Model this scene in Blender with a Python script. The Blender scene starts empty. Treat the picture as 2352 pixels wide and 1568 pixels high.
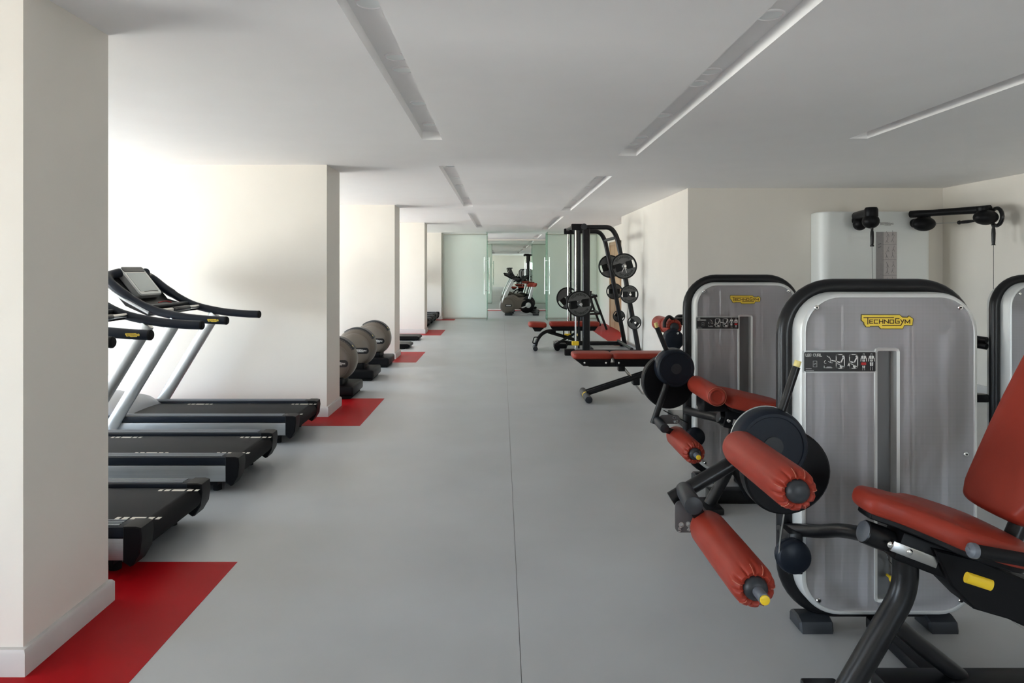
import bpy, bmesh, math, random
from mathutils import Vector, Matrix

random.seed(7)
S = bpy.context.scene
COL = S.collection
R = math.radians
PI = math.pi

# ------------------------------------------------------------------ camera, sky, light, exposure
F, CX, CY, EYE = 1568.0, 1152.0, 616.0, 1.54      # focal length and horizon of the 2352 x 1568 frame; eye height in metres
cam_d = bpy.data.cameras.new('camera')
cam_d.sensor_fit = 'HORIZONTAL'
cam_d.sensor_width = 36.0
cam_d.lens = 36.0 * F / 2352.0
cam_d.shift_x = (1176.0 - CX) / 2352.0
cam_d.shift_y = -(784.0 - CY) / 2352.0
cam_d.clip_start = 0.05
cam = bpy.data.objects.new('camera', cam_d)
cam.location = (0, 0, EYE)
cam.rotation_euler = (PI / 2, 0, 0)
COL.objects.link(cam)
S.camera = cam

S.view_settings.view_transform = 'Standard'
S.view_settings.look = 'None'
S.view_settings.gamma = 1.0
S.view_settings.use_curve_mapping = False
S.view_settings.exposure = 1.92
S.cycles.use_denoising = True
S.cycles.max_bounces = 10
S.cycles.diffuse_bounces = 5
S.cycles.use_adaptive_sampling = True
S.cycles.adaptive_threshold = 0.04
S.cycles.glossy_bounces = 5
S.cycles.transmission_bounces = 6
S.cycles.transparent_max_bounces = 16
S.cycles.sample_clamp_indirect = 6.0
S.cycles.caustics_reflective = False
S.cycles.caustics_refractive = False

world = bpy.data.worlds.new('overcast_sky')
S.world = world
world.use_nodes = True
wn, wl = world.node_tree.nodes, world.node_tree.links
wn.clear()
w_out = wn.new('ShaderNodeOutputWorld')
w_bg = wn.new('ShaderNodeBackground')
w_tc = wn.new('ShaderNodeTexCoord')
w_sep = wn.new('ShaderNodeSeparateXYZ')
w_rmp = wn.new('ShaderNodeValToRGB')
w_map = wn.new('ShaderNodeMapRange')
w_map.inputs[1].default_value = -1.0
w_map.inputs[2].default_value = 1.0
wl.new(w_tc.outputs['Generated'], w_sep.inputs[0])
wl.new(w_sep.outputs['Z'], w_map.inputs[0])
wl.new(w_map.outputs[0], w_rmp.inputs[0])
e = w_rmp.color_ramp.elements                                   # clear hazy day: bright horizon, ground below raised to light the ceiling
e[0].position = 0.0; e[0].color = (1.00, 0.97, 0.92, 1)
e[1].position = 1.0; e[1].color = (0.26, 0.40, 0.66, 1)
for p_, c_ in ((0.36, (1.22, 1.19, 1.14, 1)), (0.47, (1.15, 1.15, 1.13, 1)), (0.53, (0.86, 1.00, 1.18, 1)), (0.64, (0.64, 0.82, 1.12, 1)), (0.80, (0.38, 0.54, 0.82, 1))):
    q_ = e.new(p_)
    q_.color = c_
wl.new(w_rmp.outputs[0], w_bg.inputs[0])
w_bg.inputs[1].default_value = 5.6
wl.new(w_bg.outputs[0], w_out.inputs[0])

FIN_Y = [-1.91, 2.59, 7.09, 11.59, 16.09, 20.59]
FIN_D = 0.56
FACADE_X = -7.00
CEIL = 2.615
BAYS = [(-6.2, -1.91), (-1.35, 2.59), (3.15, 7.09), (7.65, 11.59), (12.15, 16.09), (16.65, 20.59), (21.15, 25.3)]
WIN_Z0, WIN_Z1 = 0.08, 2.05
WINS = [(-3.9, 1.8), (-0.1, 1.1), (4.55, 1.4), (9.35, 1.6), (13.95, 1.7), (18.5, 1.7), (23.2, 2.0)]     # centre, half width; first window is added, unseen, for more light
for (wc, wh) in WINS:                                           # sky portals in the window openings
    ld = bpy.data.lights.new('window_portal', 'AREA')
    ld.shape = 'RECTANGLE'
    ld.size = WIN_Z1 - WIN_Z0
    ld.size_y = 2 * wh
    ld.cycles.is_portal = True
    lo = bpy.data.objects.new('window_portal', ld)
    lo.location = (FACADE_X - 0.02, wc, (WIN_Z0 + WIN_Z1) / 2)
    lo.rotation_euler = (0, -PI / 2, 0)
    COL.objects.link(lo)

FILL_WIN = (2.0, 3.3)                                           # added fill-light window in the unseen wall behind the camera
ld = bpy.data.lights.new('window_portal', 'AREA')
ld.shape = 'RECTANGLE'
ld.size = FILL_WIN[1] - FILL_WIN[0]
ld.size_y = WIN_Z1 - WIN_Z0
ld.cycles.is_portal = True
lo = bpy.data.objects.new('window_portal', ld)
lo.location = ((FILL_WIN[0] + FILL_WIN[1]) / 2, -6.22, (WIN_Z0 + WIN_Z1) / 2)
lo.rotation_euler = (PI / 2, 0, 0)
COL.objects.link(lo)


def P(x, y, Y):
    """point of the room seen at frame position x, y when it stands Y metres away"""
    return Vector(((x - CX) * Y / F, Y, EYE - (y - CY) * Y / F))


# ------------------------------------------------------------------ materials
MAT = {}


def mat(name, color, rough=0.5, metal=0.0, noise=0.0, nscale=8.0, bump=0.0, bscale=200.0, spec=0.5, coat=0.0, stretch=None):
    m = bpy.data.materials.new(name)
    m.use_nodes = True
    nt = m.node_tree
    n, l = nt.nodes, nt.links
    p = n['Principled BSDF']
    p.inputs['Base Color'].default_value = (*color, 1)
    p.inputs['Roughness'].default_value = rough
    p.inputs['Metallic'].default_value = metal
    p.inputs['Specular IOR Level'].default_value = spec
    p.inputs['Coat Weight'].default_value = coat
    tc = n.new('ShaderNodeTexCoord')
    mp = n.new('ShaderNodeMapping')
    if stretch:
        mp.inputs['Scale'].default_value = stretch
    l.new(tc.outputs['Object'], mp.inputs[0])
    if noise > 0:
        t = n.new('ShaderNodeTexNoise')
        t.inputs['Scale'].default_value = nscale
        t.inputs['Detail'].default_value = 5
        l.new(mp.outputs[0], t.inputs['Vector'])
        r = n.new('ShaderNodeValToRGB')
        lo_ = [max(0, c * (1 - noise)) for c in color]
        hi_ = [min(1, c * (1 + noise)) for c in color]
        r.color_ramp.elements[0].position = 0.3
        r.color_ramp.elements[1].position = 0.7
        r.color_ramp.elements[0].color = (*lo_, 1)
        r.color_ramp.elements[1].color = (*hi_, 1)
        l.new(t.outputs['Fac'], r.inputs[0])
        l.new(r.outputs[0], p.inputs['Base Color'])
    if bump > 0:
        t2 = n.new('ShaderNodeTexNoise')
        t2.inputs['Scale'].default_value = bscale
        t2.inputs['Detail'].default_value = 3
        l.new(mp.outputs[0], t2.inputs['Vector'])
        bp = n.new('ShaderNodeBump')
        bp.inputs['Strength'].default_value = bump
        bp.inputs['Distance'].default_value = 0.002
        l.new(t2.outputs['Fac'], bp.inputs['Height'])
        l.new(bp.outputs[0], p.inputs['Normal'])
    MAT[name] = m
    return m


mat('wall_paint', (0.83, 0.785, 0.715), 0.62, spec=0.35, noise=0.015, nscale=2.5, bump=0.06, bscale=60)
mat('ceiling_paint', (0.93, 0.912, 0.902), 0.8, noise=0.01, nscale=3)
mat('floor_vinyl', (0.455, 0.47, 0.48), 0.35, noise=0.05, nscale=1.6, bump=0.05, bscale=90)
mat('floor_joint', (0.30, 0.30, 0.30), 0.7)
mat('red_vinyl', (0.40, 0.004, 0.008), 0.45, spec=0.10, noise=0.05, nscale=2, bump=0.05, bscale=90)
mat('skirting', (0.62, 0.60, 0.58), 0.5, noise=0.03, nscale=6)
mat('window_metal', (0.25, 0.25, 0.25), 0.4, metal=0.6)
mat('black_metal', (0.009, 0.009, 0.010), 0.30, metal=0.0, spec=0.30, noise=0.15, nscale=12)
mat('black_plastic', (0.006, 0.006, 0.007), 0.42, spec=0.16, bump=0.05, bscale=300)
mat('charcoal_plastic', (0.030, 0.033, 0.038), 0.40, spec=0.3)
mat('dark_rubber', (0.008, 0.008, 0.009), 0.7, spec=0.2)
mat('blue_black', (0.010, 0.014, 0.022), 0.40, spec=0.2)
mat('grey_trim', (0.13, 0.145, 0.17), 0.4, stretch=(1, 40, 40), noise=0.06, nscale=4)
mat('silver_paint', (0.56, 0.58, 0.58), 0.32, metal=0.55)
mat('silver_shell', (0.66, 0.67, 0.66), 0.38, metal=0.35)
mat('side_alu', (0.40, 0.42, 0.43), 0.36, metal=0.6, stretch=(1, 60, 60), noise=0.05, nscale=3)
mat('chrome', (0.78, 0.78, 0.76), 0.14, metal=1.0)
mat('steel', (0.55, 0.55, 0.54), 0.28, metal=1.0)
mat('yellow', (0.86, 0.58, 0.02), 0.4)
mat('pale_yellow', (0.82, 0.68, 0.26), 0.45)
mat('logo_yellow', (0.85, 0.62, 0.06), 0.4, noise=0.05, nscale=30)
mat('logo_dark', (0.05, 0.012, 0.008), 0.5)
mat('logo_rim', (0.08, 0.065, 0.02), 0.5)
mat('print_white', (0.72, 0.72, 0.70), 0.6)
mat('print_grey', (0.30, 0.31, 0.31), 0.6)
mat('print_red', (0.5, 0.02, 0.02), 0.6)
mat('print_black', (0.006, 0.006, 0.007), 0.35)
mat('red_leather', (0.31, 0.037, 0.021), 0.42, spec=0.25, noise=0.07, nscale=5, bump=0.12, bscale=260)
mat('seam_thread', (0.5, 0.16, 0.10), 0.6)
mat('belt', (0.013, 0.014, 0.016), 0.65, spec=0.25, noise=0.35, nscale=320, bump=0.3, bscale=420)
mat('belt_mark', (0.66, 0.62, 0.54), 0.6)
mat('beige_shell', (0.150, 0.125, 0.100), 0.34, noise=0.03, nscale=3)
mat('beige_light', (0.175, 0.150, 0.122), 0.36)
mat('grey_dome', (0.34, 0.35, 0.37), 0.35, metal=0.3)
mat('screen', (0.26, 0.31, 0.32), 0.12, spec=0.8)
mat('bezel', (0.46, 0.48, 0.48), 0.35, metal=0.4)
mat('plate_face', (0.085, 0.086, 0.085), 0.5, noise=0.1, nscale=20)
mat('plate_rim', (0.006, 0.006, 0.006), 0.5, spec=0.25)
mat('wood', (0.46, 0.30, 0.17), 0.45, noise=0.14, nscale=3, stretch=(14, 14, 1))
mat('panel_white', (0.82, 0.84, 0.82), 0.35, noise=0.01, nscale=2)
mat('poster', (0.50, 0.46, 0.45), 0.5, noise=0.05, nscale=30)
mat('poster_dark', (0.30, 0.28, 0.28), 0.5, noise=0.05, nscale=30)
mat('alu_frame', (0.55, 0.55, 0.50), 0.35, metal=0.7)
mat('downlight', (0.92, 0.95, 0.94), 0.5)
mat('stack_light', (0.62, 0.62, 0.64), 0.5)
mat('slot_grey', (0.17, 0.17, 0.172), 0.5)
mat('weight_stack', (0.10, 0.10, 0.105), 0.5)
mat('stack_back', (0.58, 0.57, 0.58), 0.6)


def m_mirror():
    m = bpy.data.materials.new('mirror'); m.use_nodes = True
    p = m.node_tree.nodes['Principled BSDF']
    p.inputs['Base Color'].default_value = (0.64, 0.70, 0.64, 1)
    p.inputs['Metallic'].default_value = 1.0
    p.inputs['Roughness'].default_value = 0.0
    MAT['mirror'] = m


def m_mix_glass(name, tint, body, fac, rough, trans=None, bump=None):
    """see-through sheet: a tinted clear part and a glossy / milky body part"""
    m = bpy.data.materials.new(name); m.use_nodes = True
    nt = m.node_tree; n, l = nt.nodes, nt.links
    n.remove(n['Principled BSDF'])
    out = n['Material Output']
    t = n.new('ShaderNodeBsdfTransparent'); t.inputs[0].default_value = (*tint, 1)
    p = n.new('ShaderNodeBsdfPrincipled')
    p.inputs['Base Color'].default_value = (*body, 1)
    p.inputs['Roughness'].default_value = rough
    src = p.outputs[0]
    if trans:
        d = n.new('ShaderNodeBsdfTranslucent'); d.inputs[0].default_value = (*trans, 1)
        a = n.new('ShaderNodeMixShader'); a.inputs[0].default_value = 0.6
        l.new(p.outputs[0], a.inputs[1]); l.new(d.outputs[0], a.inputs[2]); src = a.outputs[0]
    mx = n.new('ShaderNodeMixShader'); mx.inputs[0].default_value = fac
    l.new(t.outputs[0], mx.inputs[1]); l.new(src, mx.inputs[2]); l.new(mx.outputs[0], out.inputs[0])
    if bump:                                                    # fine perforation of the shroud
        tc = n.new('ShaderNodeTexCoord')
        v = n.new('ShaderNodeTexVoronoi'); v.inputs['Scale'].default_value = bump; v.inputs['Randomness'].default_value = 0.0
        l.new(tc.outputs['Object'], v.inputs['Vector'])
        mr = n.new('ShaderNodeMapRange')
        mr.inputs[1].default_value = 0.2; mr.inputs[2].default_value = 0.5
        mr.inputs[3].default_value = fac - 0.10; mr.inputs[4].default_value = fac + 0.04
        l.new(v.outputs['Distance'], mr.inputs[0]); l.new(mr.outputs[0], mx.inputs[0])
    MAT[name] = m


m_mirror()
m_mix_glass('window_glass', (0.97, 0.99, 0.98), (0.1, 0.1, 0.1), 0.06, 0.02)
m_mix_glass('door_glass', (0.72, 0.86, 0.79), (0.25, 0.40, 0.34), 0.15, 0.03)
m_mix_glass('frosted_glass', (0.86, 0.92, 0.88), (0.88, 0.91, 0.87), 0.95, 0.25, trans=(0.90, 0.94, 0.90))
m_mix_glass('shroud', (0.85, 0.85, 0.88), (0.60, 0.585, 0.60), 0.46, 0.24, bump=170.0)


# ------------------------------------------------------------------ mesh builder
def catmull(pts, n=6, closed=False):
    pts = [Vector(p) for p in pts]
    out = []
    N = len(pts)
    rng = range(N) if closed else range(N - 1)
    for i in rng:
        p1, p2 = pts[i], pts[(i + 1) % N]
        p0 = pts[i - 1] if (closed or i > 0) else p1 * 2 - p2
        p3 = pts[(i + 2) % N] if (closed or i + 2 < N) else p2 * 2 - p1
        for k in range(n):
            t = k / n
            out.append(0.5 * ((2 * p1) + (p2 - p0) * t + (2 * p0 - 5 * p1 + 4 * p2 - p3) * t * t + (3 * p1 - p0 - 3 * p2 + p3) * t ** 3))
    if not closed:
        out.append(pts[-1])
    return out


def fillet(pts, r, n=6):
    """polyline with its inner corners rounded"""
    pts = [Vector(p) for p in pts]
    out = [pts[0]]
    for i in range(1, len(pts) - 1):
        a, b, c = pts[i - 1], pts[i], pts[i + 1]
        d1, d2 = (a - b), (c - b)
        rr = min(r, d1.length * 0.49, d2.length * 0.49)
        p, q = b + d1.normalized() * rr, b + d2.normalized() * rr
        for k in range(n + 1):
            t = k / n
            out.append(p * (1 - t) ** 2 + b * 2 * t * (1 - t) + q * t * t)
    out.append(pts[-1])
    return out


def rrect(w, h, r, n=6, cx=0.0, cy=0.0):
    r = min(r, w / 2 - 1e-5, h / 2 - 1e-5)
    o = []
    for sx, sy, a0 in ((1, 1, 0), (-1, 1, 90), (-1, -1, 180), (1, -1, 270)):
        for k in range(n + 1):
            a = R(a0 + 90 * k / n)
            o.append((cx + sx * (w / 2 - r) + r * math.cos(a), cy + sy * (h / 2 - r) + r * math.sin(a)))
    return o


def circle(cx, cy, r, n=32):
    return [(cx + r * math.cos(2 * PI * k / n), cy + r * math.sin(2 * PI * k / n)) for k in range(n)]


def inset(o, d):
    """2D loop moved inwards by d (counter-clockwise loop)"""
    N = len(o)
    out = []
    for i in range(N):
        a, b, c = Vector(o[i - 1]), Vector(o[i]), Vector(o[(i + 1) % N])
        t1, t2 = (b - a), (c - b)
        t1 = t1.normalized() if t1.length > 1e-9 else Vector((0, 0))
        t2 = t2.normalized() if t2.length > 1e-9 else Vector((0, 0))
        t = t1 + t2
        if t.length < 1e-9:
            t = t2
        t.normalize()
        nrm = Vector((-t.y, t.x))
        k = max(0.5, nrm.dot(Vector((-t2.y, t2.x)))) if t2.length else 1
        q = b + nrm * (d / k)
        out.append((q.x, q.y))
    return out


class B:
    def __init__(self):
        self.bm = bmesh.new()

    def ring(self, pts):
        return [self.bm.verts.new(p) for p in pts]

    def skin(self, rings, closed_u=True, cap0=True, cap1=True, closed_v=False):
        bm = self.bm
        n = len(rings[0])
        seq = list(zip(rings[:-1], rings[1:]))
        if closed_v:
            seq.append((rings[-1], rings[0]))
        for a, b in seq:
            for i in range(n if closed_u else n - 1):
                j = (i + 1) % n
                try:
                    bm.faces.new((a[i], a[j], b[j], b[i]))
                except ValueError:
                    pass
        if not closed_v and closed_u:
            if cap0:
                bm.faces.new(list(reversed(rings[0])))
            if cap1:
                bm.faces.new(rings[-1])
        return self

    def box(self, x0, x1, y0, y1, z0, z1, bev=0.0, seg=2, M=None):
        bm = self.bm
        mt = Matrix.Translation(((x0 + x1) / 2, (y0 + y1) / 2, (z0 + z1) / 2)) @ Matrix.Diagonal((abs(x1 - x0), abs(y1 - y0), abs(z1 - z0), 1))
        if M is not None:
            mt = M @ mt
        r = bmesh.ops.create_cube(bm, size=1.0, matrix=mt)
        if bev > 0:
            es = list({ed for v in r['verts'] for ed in v.link_edges})
            bmesh.ops.bevel(bm, geom=es, offset=bev, segments=seg, affect='EDGES', profile=0.5, clamp_overlap=True)
        return self

    def lathe(self, p0, axis, prof, n=24, ref=None, mod=None):
        """prof = [(distance along axis, radius)]; mod(angle, index) scales a radius"""
        p0, ax = Vector(p0), Vector(axis).normalized()
        u = Vector(ref) if ref else (Vector((0, 0, 1)) if abs(ax.z) < 0.9 else Vector((1, 0, 0)))
        u = (u - ax * u.dot(ax)).normalized()
        v = ax.cross(u)
        rings = []
        for i, (t, r) in enumerate(prof):
            r = max(r, 1e-4)
            rings.append(self.ring([p0 + ax * t + (u * math.cos(2 * PI * k / n) + v * math.sin(2 * PI * k / n)) * (r * (mod(2 * PI * k / n, i) if mod else 1)) for k in range(n)]))
        return self.skin(rings)

    def cyl(self, p0, p1, r, r1=None, n=20, bev=0.0):
        p0, p1 = Vector(p0), Vector(p1)
        L = (p1 - p0).length
        r1 = r if r1 is None else r1
        if bev > 0:
            prof = [(0, r - bev), (bev * 0.3, r - bev * 0.3), (bev, r), (L - bev, r1), (L - bev * 0.3, r1 - bev * 0.3), (L, r1 - bev)]
        else:
            prof = [(0, r), (L, r1)]
        return self.lathe(p0, p1 - p0, prof, n)

    def tube(self, path, r, n=12, closed=False, flat=(1, 1), ref=None, caps=True):
        path = [Vector(p) for p in path]
        N = len(path)
        rs = r if isinstance(r, (list, tuple)) else [r] * N
        tang = []
        for i in range(N):
            a = path[i - 1] if (closed or i > 0) else path[i]
            c = path[(i + 1) % N] if (closed or i < N - 1) else path[i]
            tang.append((c - a).normalized())
        u = Vector(ref) if ref else (Vector((0, 1, 0)) if abs(tang[0].y) < 0.9 else Vector((1, 0, 0)))
        rings = []
        for i in range(N):
            t = tang[i]
            u = (u - t * u.dot(t)).normalized()
            v = t.cross(u)
            rings.append(self.ring([path[i] + u * (rs[i] * flat[0] * math.cos(2 * PI * k / n)) + v * (rs[i] * flat[1] * math.sin(2 * PI * k / n)) for k in range(n)]))
        return self.skin(rings, cap0=caps, cap1=caps, closed_v=closed)

    def prism(self, loop, M, d0, d1, bev=0.0):
        """2D loop (counter-clockwise) swept from d0 to d1 along M's z"""
        secs = []
        if bev > 0:
            ins = inset(loop, bev)
            secs = [(ins, d0), (loop, d0 + bev), (loop, d1 - bev), (ins, d1)]
        else:
            secs = [(loop, d0), (loop, d1)]
        return self.skin([self.ring([M @ Vector((p[0], p[1], z)) for p in lp]) for lp, z in secs])

    def cushion(self, loop, M, t, rad, crown=0.0, seg=4):
        secs = []
        for k in range(seg + 1):
            a = PI / 2 * k / seg
            secs.append((rad * (1 - math.sin(a)), rad * (1 - math.cos(a))))
        for k in range(seg + 1):
            a = PI / 2 * k / seg
            secs.append((rad * (1 - math.cos(a)), t - rad + rad * math.sin(a)))
        if crown:
            pass
        rings = [(inset(loop, d), z) for d, z in secs]
        if crown:
            top = rings[-1][0]
            cx, cy = sum(p[0] for p in top) / len(top), sum(p[1] for p in top) / len(top)
            for f_, z in ((.88, t + crown * .45), (.66, t + crown * .85), (.36, t + crown)):
                rings.append(([(cx + (p[0] - cx) * f_, cy + (p[1] - cy) * f_) for p in top], z))
        return self.skin([self.ring([M @ Vector((p[0], p[1], z)) for p in lp]) for lp, z in rings])

    def flat_fill(self, loops, M, z=0.0):
        """flat face with holes"""
        es = []
        for lp in loops:
            vs = self.ring([M @ Vector((p[0], p[1], z)) for p in lp])
            es += [self.bm.edges.new((vs[i], vs[(i + 1) % len(vs)])) for i in range(len(vs))]
        bmesh.ops.triangle_fill(self.bm, edges=es, use_beauty=True, use_dissolve=False)
        return self

    def stroke(self, pts, th, M, d=0.0008, closed=False):
        """flat printed line along 2D points"""
        seq = list(zip(pts[:-1], pts[1:]))
        if closed:
            seq.append((pts[-1], pts[0]))
        for a, b in seq:
            a, b = Vector(a), Vector(b)
            t = (b - a)
            if t.length < 1e-7:
                continue
            t.normalize()
            nn = Vector((-t.y, t.x)) * th / 2
            e0, e1 = a - t * th / 2, b + t * th / 2
            lp = [e0 - nn, e1 - nn, e1 + nn, e0 + nn]
            self.prism([(p.x, p.y) for p in lp], M, 0, d)
        return self


ORG = {}


def thing(name, label, cat, loc=(0, 0, 0), group=None, kind=None):
    o = bpy.data.objects.new(name, None)
    COL.objects.link(o)
    o.empty_display_size = 0.1
    o.location = loc
    o['label'] = label
    o['category'] = cat
    if group:
        o['group'] = group
    if kind:
        o['kind'] = kind
    ORG[o.name] = Vector(loc)
    return o


def root_of(o):
    while o.parent:
        o = o.parent
    return o


def obj(name, b, material, parent=None, sharp=35.0, loc=None, label=None):
    """link the builder's mesh as one object; coordinates are world coordinates"""
    bm = b.bm
    bmesh.ops.recalc_face_normals(bm, faces=bm.faces)
    off = Vector((0, 0, 0))
    if parent is not None:
        off = ORG.get(root_of(parent).name, Vector((0, 0, 0)))
    elif loc is not None:
        off = Vector(loc)
    if off.length > 0:
        bmesh.ops.translate(bm, verts=bm.verts, vec=-off)
    me = bpy.data.meshes.new(name)
    bm.to_mesh(me)
    bm.free()
    me.materials.append(MAT[material])
    for p in me.polygons:
        p.use_smooth = True
    me.set_sharp_from_angle(angle=R(sharp))
    o = bpy.data.objects.new(name, me)
    COL.objects.link(o)
    if parent is not None:
        o.parent = parent
    elif loc is not None:
        o.location = loc
        ORG[o.name] = Vector(loc)
    if label:
        o['label'] = label
    return o


def tag(o, label, cat, group=None, kind=None):
    o['label'] = label
    o['category'] = cat
    if group:
        o['group'] = group
    if kind:
        o['kind'] = kind
    return o


def struct(o, label=None):
    o['kind'] = 'structure'
    if label:
        o['label'] = label
    return o


def copy_tree(o, parent=None):
    c = o.copy()
    COL.objects.link(c)
    c.parent = parent
    if parent is None:
        ORG[c.name] = Vector(o.location)
    for ch in list(o.children):
        copy_tree(ch, c)
    return c


def face_y(x, y, z):
    """frame for flat work that faces the camera: x right, y up, z towards -Y"""
    return Matrix(((1, 0, 0, x), (0, 0, -1, y), (0, 1, 0, z), (0, 0, 0, 1)))


# ------------------------------------------------------------------ lettering (drawn strokes, no font files)
GLYPH = {
    'T': [[(0, 1), (.7, 1)], [(.35, 1), (.35, 0)]],
    'E': [[(.6, 1), (0, 1), (0, 0), (.6, 0)], [(0, .5), (.5, .5)]],
    'C': [[(.65, .85), (.5, 1), (.15, 1), (0, .8), (0, .2), (.15, 0), (.5, 0), (.65, .15)]],
    'H': [[(0, 0), (0, 1)], [(.65, 0), (.65, 1)], [(0, .5), (.65, .5)]],
    'N': [[(0, 0), (0, 1), (.65, 0), (.65, 1)]],
    'O': [[(.15, 0), (0, .2), (0, .8), (.15, 1), (.5, 1), (.65, .8), (.65, .2), (.5, 0), (.15, 0)]],
    'G': [[(.65, .85), (.5, 1), (.15, 1), (0, .8), (0, .2), (.15, 0), (.5, 0), (.65, .2), (.65, .48), (.38, .48)]],
    'Y': [[(0, 1), (.33, .5), (.66, 1)], [(.33, .5), (.33, 0)]],
    'M': [[(0, 0), (0, 1), (.38, .35), (.76, 1), (.76, 0)]],
    'L': [[(0, 1), (0, 0), (.55, 0)]],
    'U': [[(0, 1), (0, .2), (.15, 0), (.5, 0), (.65, .2), (.65, 1)]],
    'R': [[(0, 0), (0, 1), (.5, 1), (.65, .85), (.65, .6), (.5, .48), (0, .48)], [(.35, .48), (.65, 0)]],
    'X': [[(0, 0), (.65, 1)], [(0, 1), (.65, 0)]],
    'S': [[(.62, .85), (.5, 1), (.15, 1), (0, .85), (0, .65), (.15, .52), (.5, .48), (.63, .35), (.63, .15), (.5, 0), (.15, 0), (0, .15)]],
    'I': [[(.1, 0), (.1, 1)]],
    '5': [[(.6, 1), (.05, 1), (.02, .55), (.4, .6), (.6, .4), (.6, .2), (.4, 0), (0, .05)]],
    '4': [[(.5, 0), (.5, 1), (0, .3), (.65, .3)]],
    '2': [[(0, .8), (.15, 1), (.45, 1), (.6, .8), (.6, .62), (0, 0), (.62, 0)]],
}
ADV = {'I': .42, 'M': 1.02, ' ': .55, 'T': .9, 'L': .75, 'E': .82}


def text_lines(s):
    x, out = 0.0, []
    for ch in s:
        for st in GLYPH.get(ch, []):
            out.append([(x + p[0], p[1]) for p in st])
        x += ADV.get(ch, .92)
    return out, x - .25


def write(b, s, M, h, th=None, centre=False, d=0.0008):
    ls, w = text_lines(s)
    ox = -w / 2 if centre else 0
    for st in ls:
        b.stroke([((p[0] + ox) * h, p[1] * h) for p in st], th or h * .2, M, d)


def arc_text(b, s, M, rad, h, mid_deg, inward, th, d=0.0008):
    ls, w = text_lines(s)
    for st in ls:
        pts = []
        for p in st:
            u = (p[0] - w / 2) * h
            if inward:                                          # reads along the lower rim
                r = rad + h * (1 - p[1]) - h / 2
                a = R(mid_deg) + u / rad
            else:
                r = rad + h * p[1] - h / 2
                a = R(mid_deg) - u / rad
            pts.append((r * math.cos(a), r * math.sin(a)))
        b.stroke(pts, th, M, d)


LOGO_OUT = [(385, 320), (380, 480), (465, 560), (470, 610), (530, 690), (640, 690), (650, 670), (930, 670), (1000, 750), (1690, 750),
            (1740, 640), (2000, 640), (2020, 440), (1900, 360), (1855, 400), (1680, 400), (1600, 320)]
LOGO_LINES = [[(450, 400), (1400, 400)], [(573, 400), (573, 605)], [(735, 475), (635, 475), (635, 580), (735, 580)], [(635, 527), (720, 527)],
              [(890, 475), (780, 475), (780, 580), (890, 580)], [(945, 465), (945, 585)], [(1055, 465), (1055, 585)], [(945, 525), (1055, 525)],
              [(1105, 585), (1105, 475), (1235, 575), (1235, 465)], [(1285, 475), (1400, 475), (1400, 580), (1285, 580), (1285, 475)],
              [(1575, 432), (1465, 432), (1465, 575), (1580, 575), (1580, 515), (1520, 515)], [(1630, 465), (1682, 555)],
              [(1728, 465), (1632, 650), (1045, 650)], [(1770, 580), (1770, 475), (1847, 560), (1920, 475), (1920, 580)]]


def logo(parent, M, width, plate='logo_yellow', rim='logo_rim', ink='logo_dark', depth=0.004, th=27):
    """the maker's badge: outlined plate with drawn lettering"""
    k = width / 1715.0
    tr = lambda q: ((q[0] - 1192) * k, -(q[1] - 535) * k)
    out = [tr(q) for q in LOGO_OUT]
    pl = None
    if rim:
        pl = obj('badge', B().prism(inset(out, -22 * k), M, 0, depth * 0.75), rim, parent)
    if plate:
        q = obj('badge_face' if pl else 'badge', B().prism(out, M, 0, depth), plate, pl or parent)
        pl = pl or q
    t = B()
    M2 = M @ Matrix.Translation((0, 0, depth if plate else 0))
    for st in LOGO_LINES:
        t.stroke([tr(q) for q in st], th * k, M2, 0.0006)
    obj('lettering', t, ink, pl or parent)
    return pl


# ================================================================== the room
RW, RW2, XR = 2.50, 2.90, 5.92          # corridor wall, recessed wall by the door, far right wall
Y_BACK, Y_REC, Y_STEP, Y_PART, Y_MIR = -6.2, 9.16, 14.25, 20.8, 25.30
WALL_L = -1.815

# floor: slab with vinyl sheets laid on it, and inlaid red panels
fl = struct(obj('floor', B().box(FACADE_X - 0.2, XR + 0.2, Y_BACK - 0.2, Y_MIR + 0.2, -0.12, -0.003), 'floor_joint'), 'grey vinyl gym floor')
seams = [FACADE_X - 0.2, -2.09, 0.075, 2.23, 4.38, XR + 0.2]
for a, b_ in zip(seams[:-1], seams[1:]):
    obj('vinyl_sheet', B().box(a + 0.0014, b_ - 0.0014, Y_BACK - 0.2, Y_MIR + 0.2, -0.003, 0.0), 'floor_vinyl', fl)
for k, y in enumerate(FIN_Y):
    obj('red_inlay', B().box(FACADE_X, -1.385 if k < 3 else -1.40, y - 0.42, y + FIN_D + 0.43, -0.002, 0.0012), 'red_vinyl', fl)
obj('red_inlay', B().box(2.25, 2.9, 13.6, 19.0, -0.002, 0.0012), 'red_vinyl', fl)
obj('red_inlay', B().box(2.23, 2.5, 9.7, 11.3, -0.002, 0.0012), 'red_vinyl', fl)
obj('red_inlay', B().box(-1.8, 2.9, 24.75, 25.25, -0.002, 0.0012), 'red_vinyl', fl)

# ceiling with sunken light slots
SLOTS = [(-0.663, -0.497, 1.10, 5.71), (-0.663, -0.497, 7.17, 11.87), (-0.663, -0.497, 13.35, 18.05),
         (1.108, 1.29, 1.90, 6.53), (1.108, 1.29, 7.95, 12.77), (1.108, 1.29, 14.15, 18.9),
         (2.88, 3.03, 0.9, 5.66), (-0.663, -0.497, 21.6, 24.6), (1.108, 1.29, 21.6, 24.6)]
SLOT_D = 0.07


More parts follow.
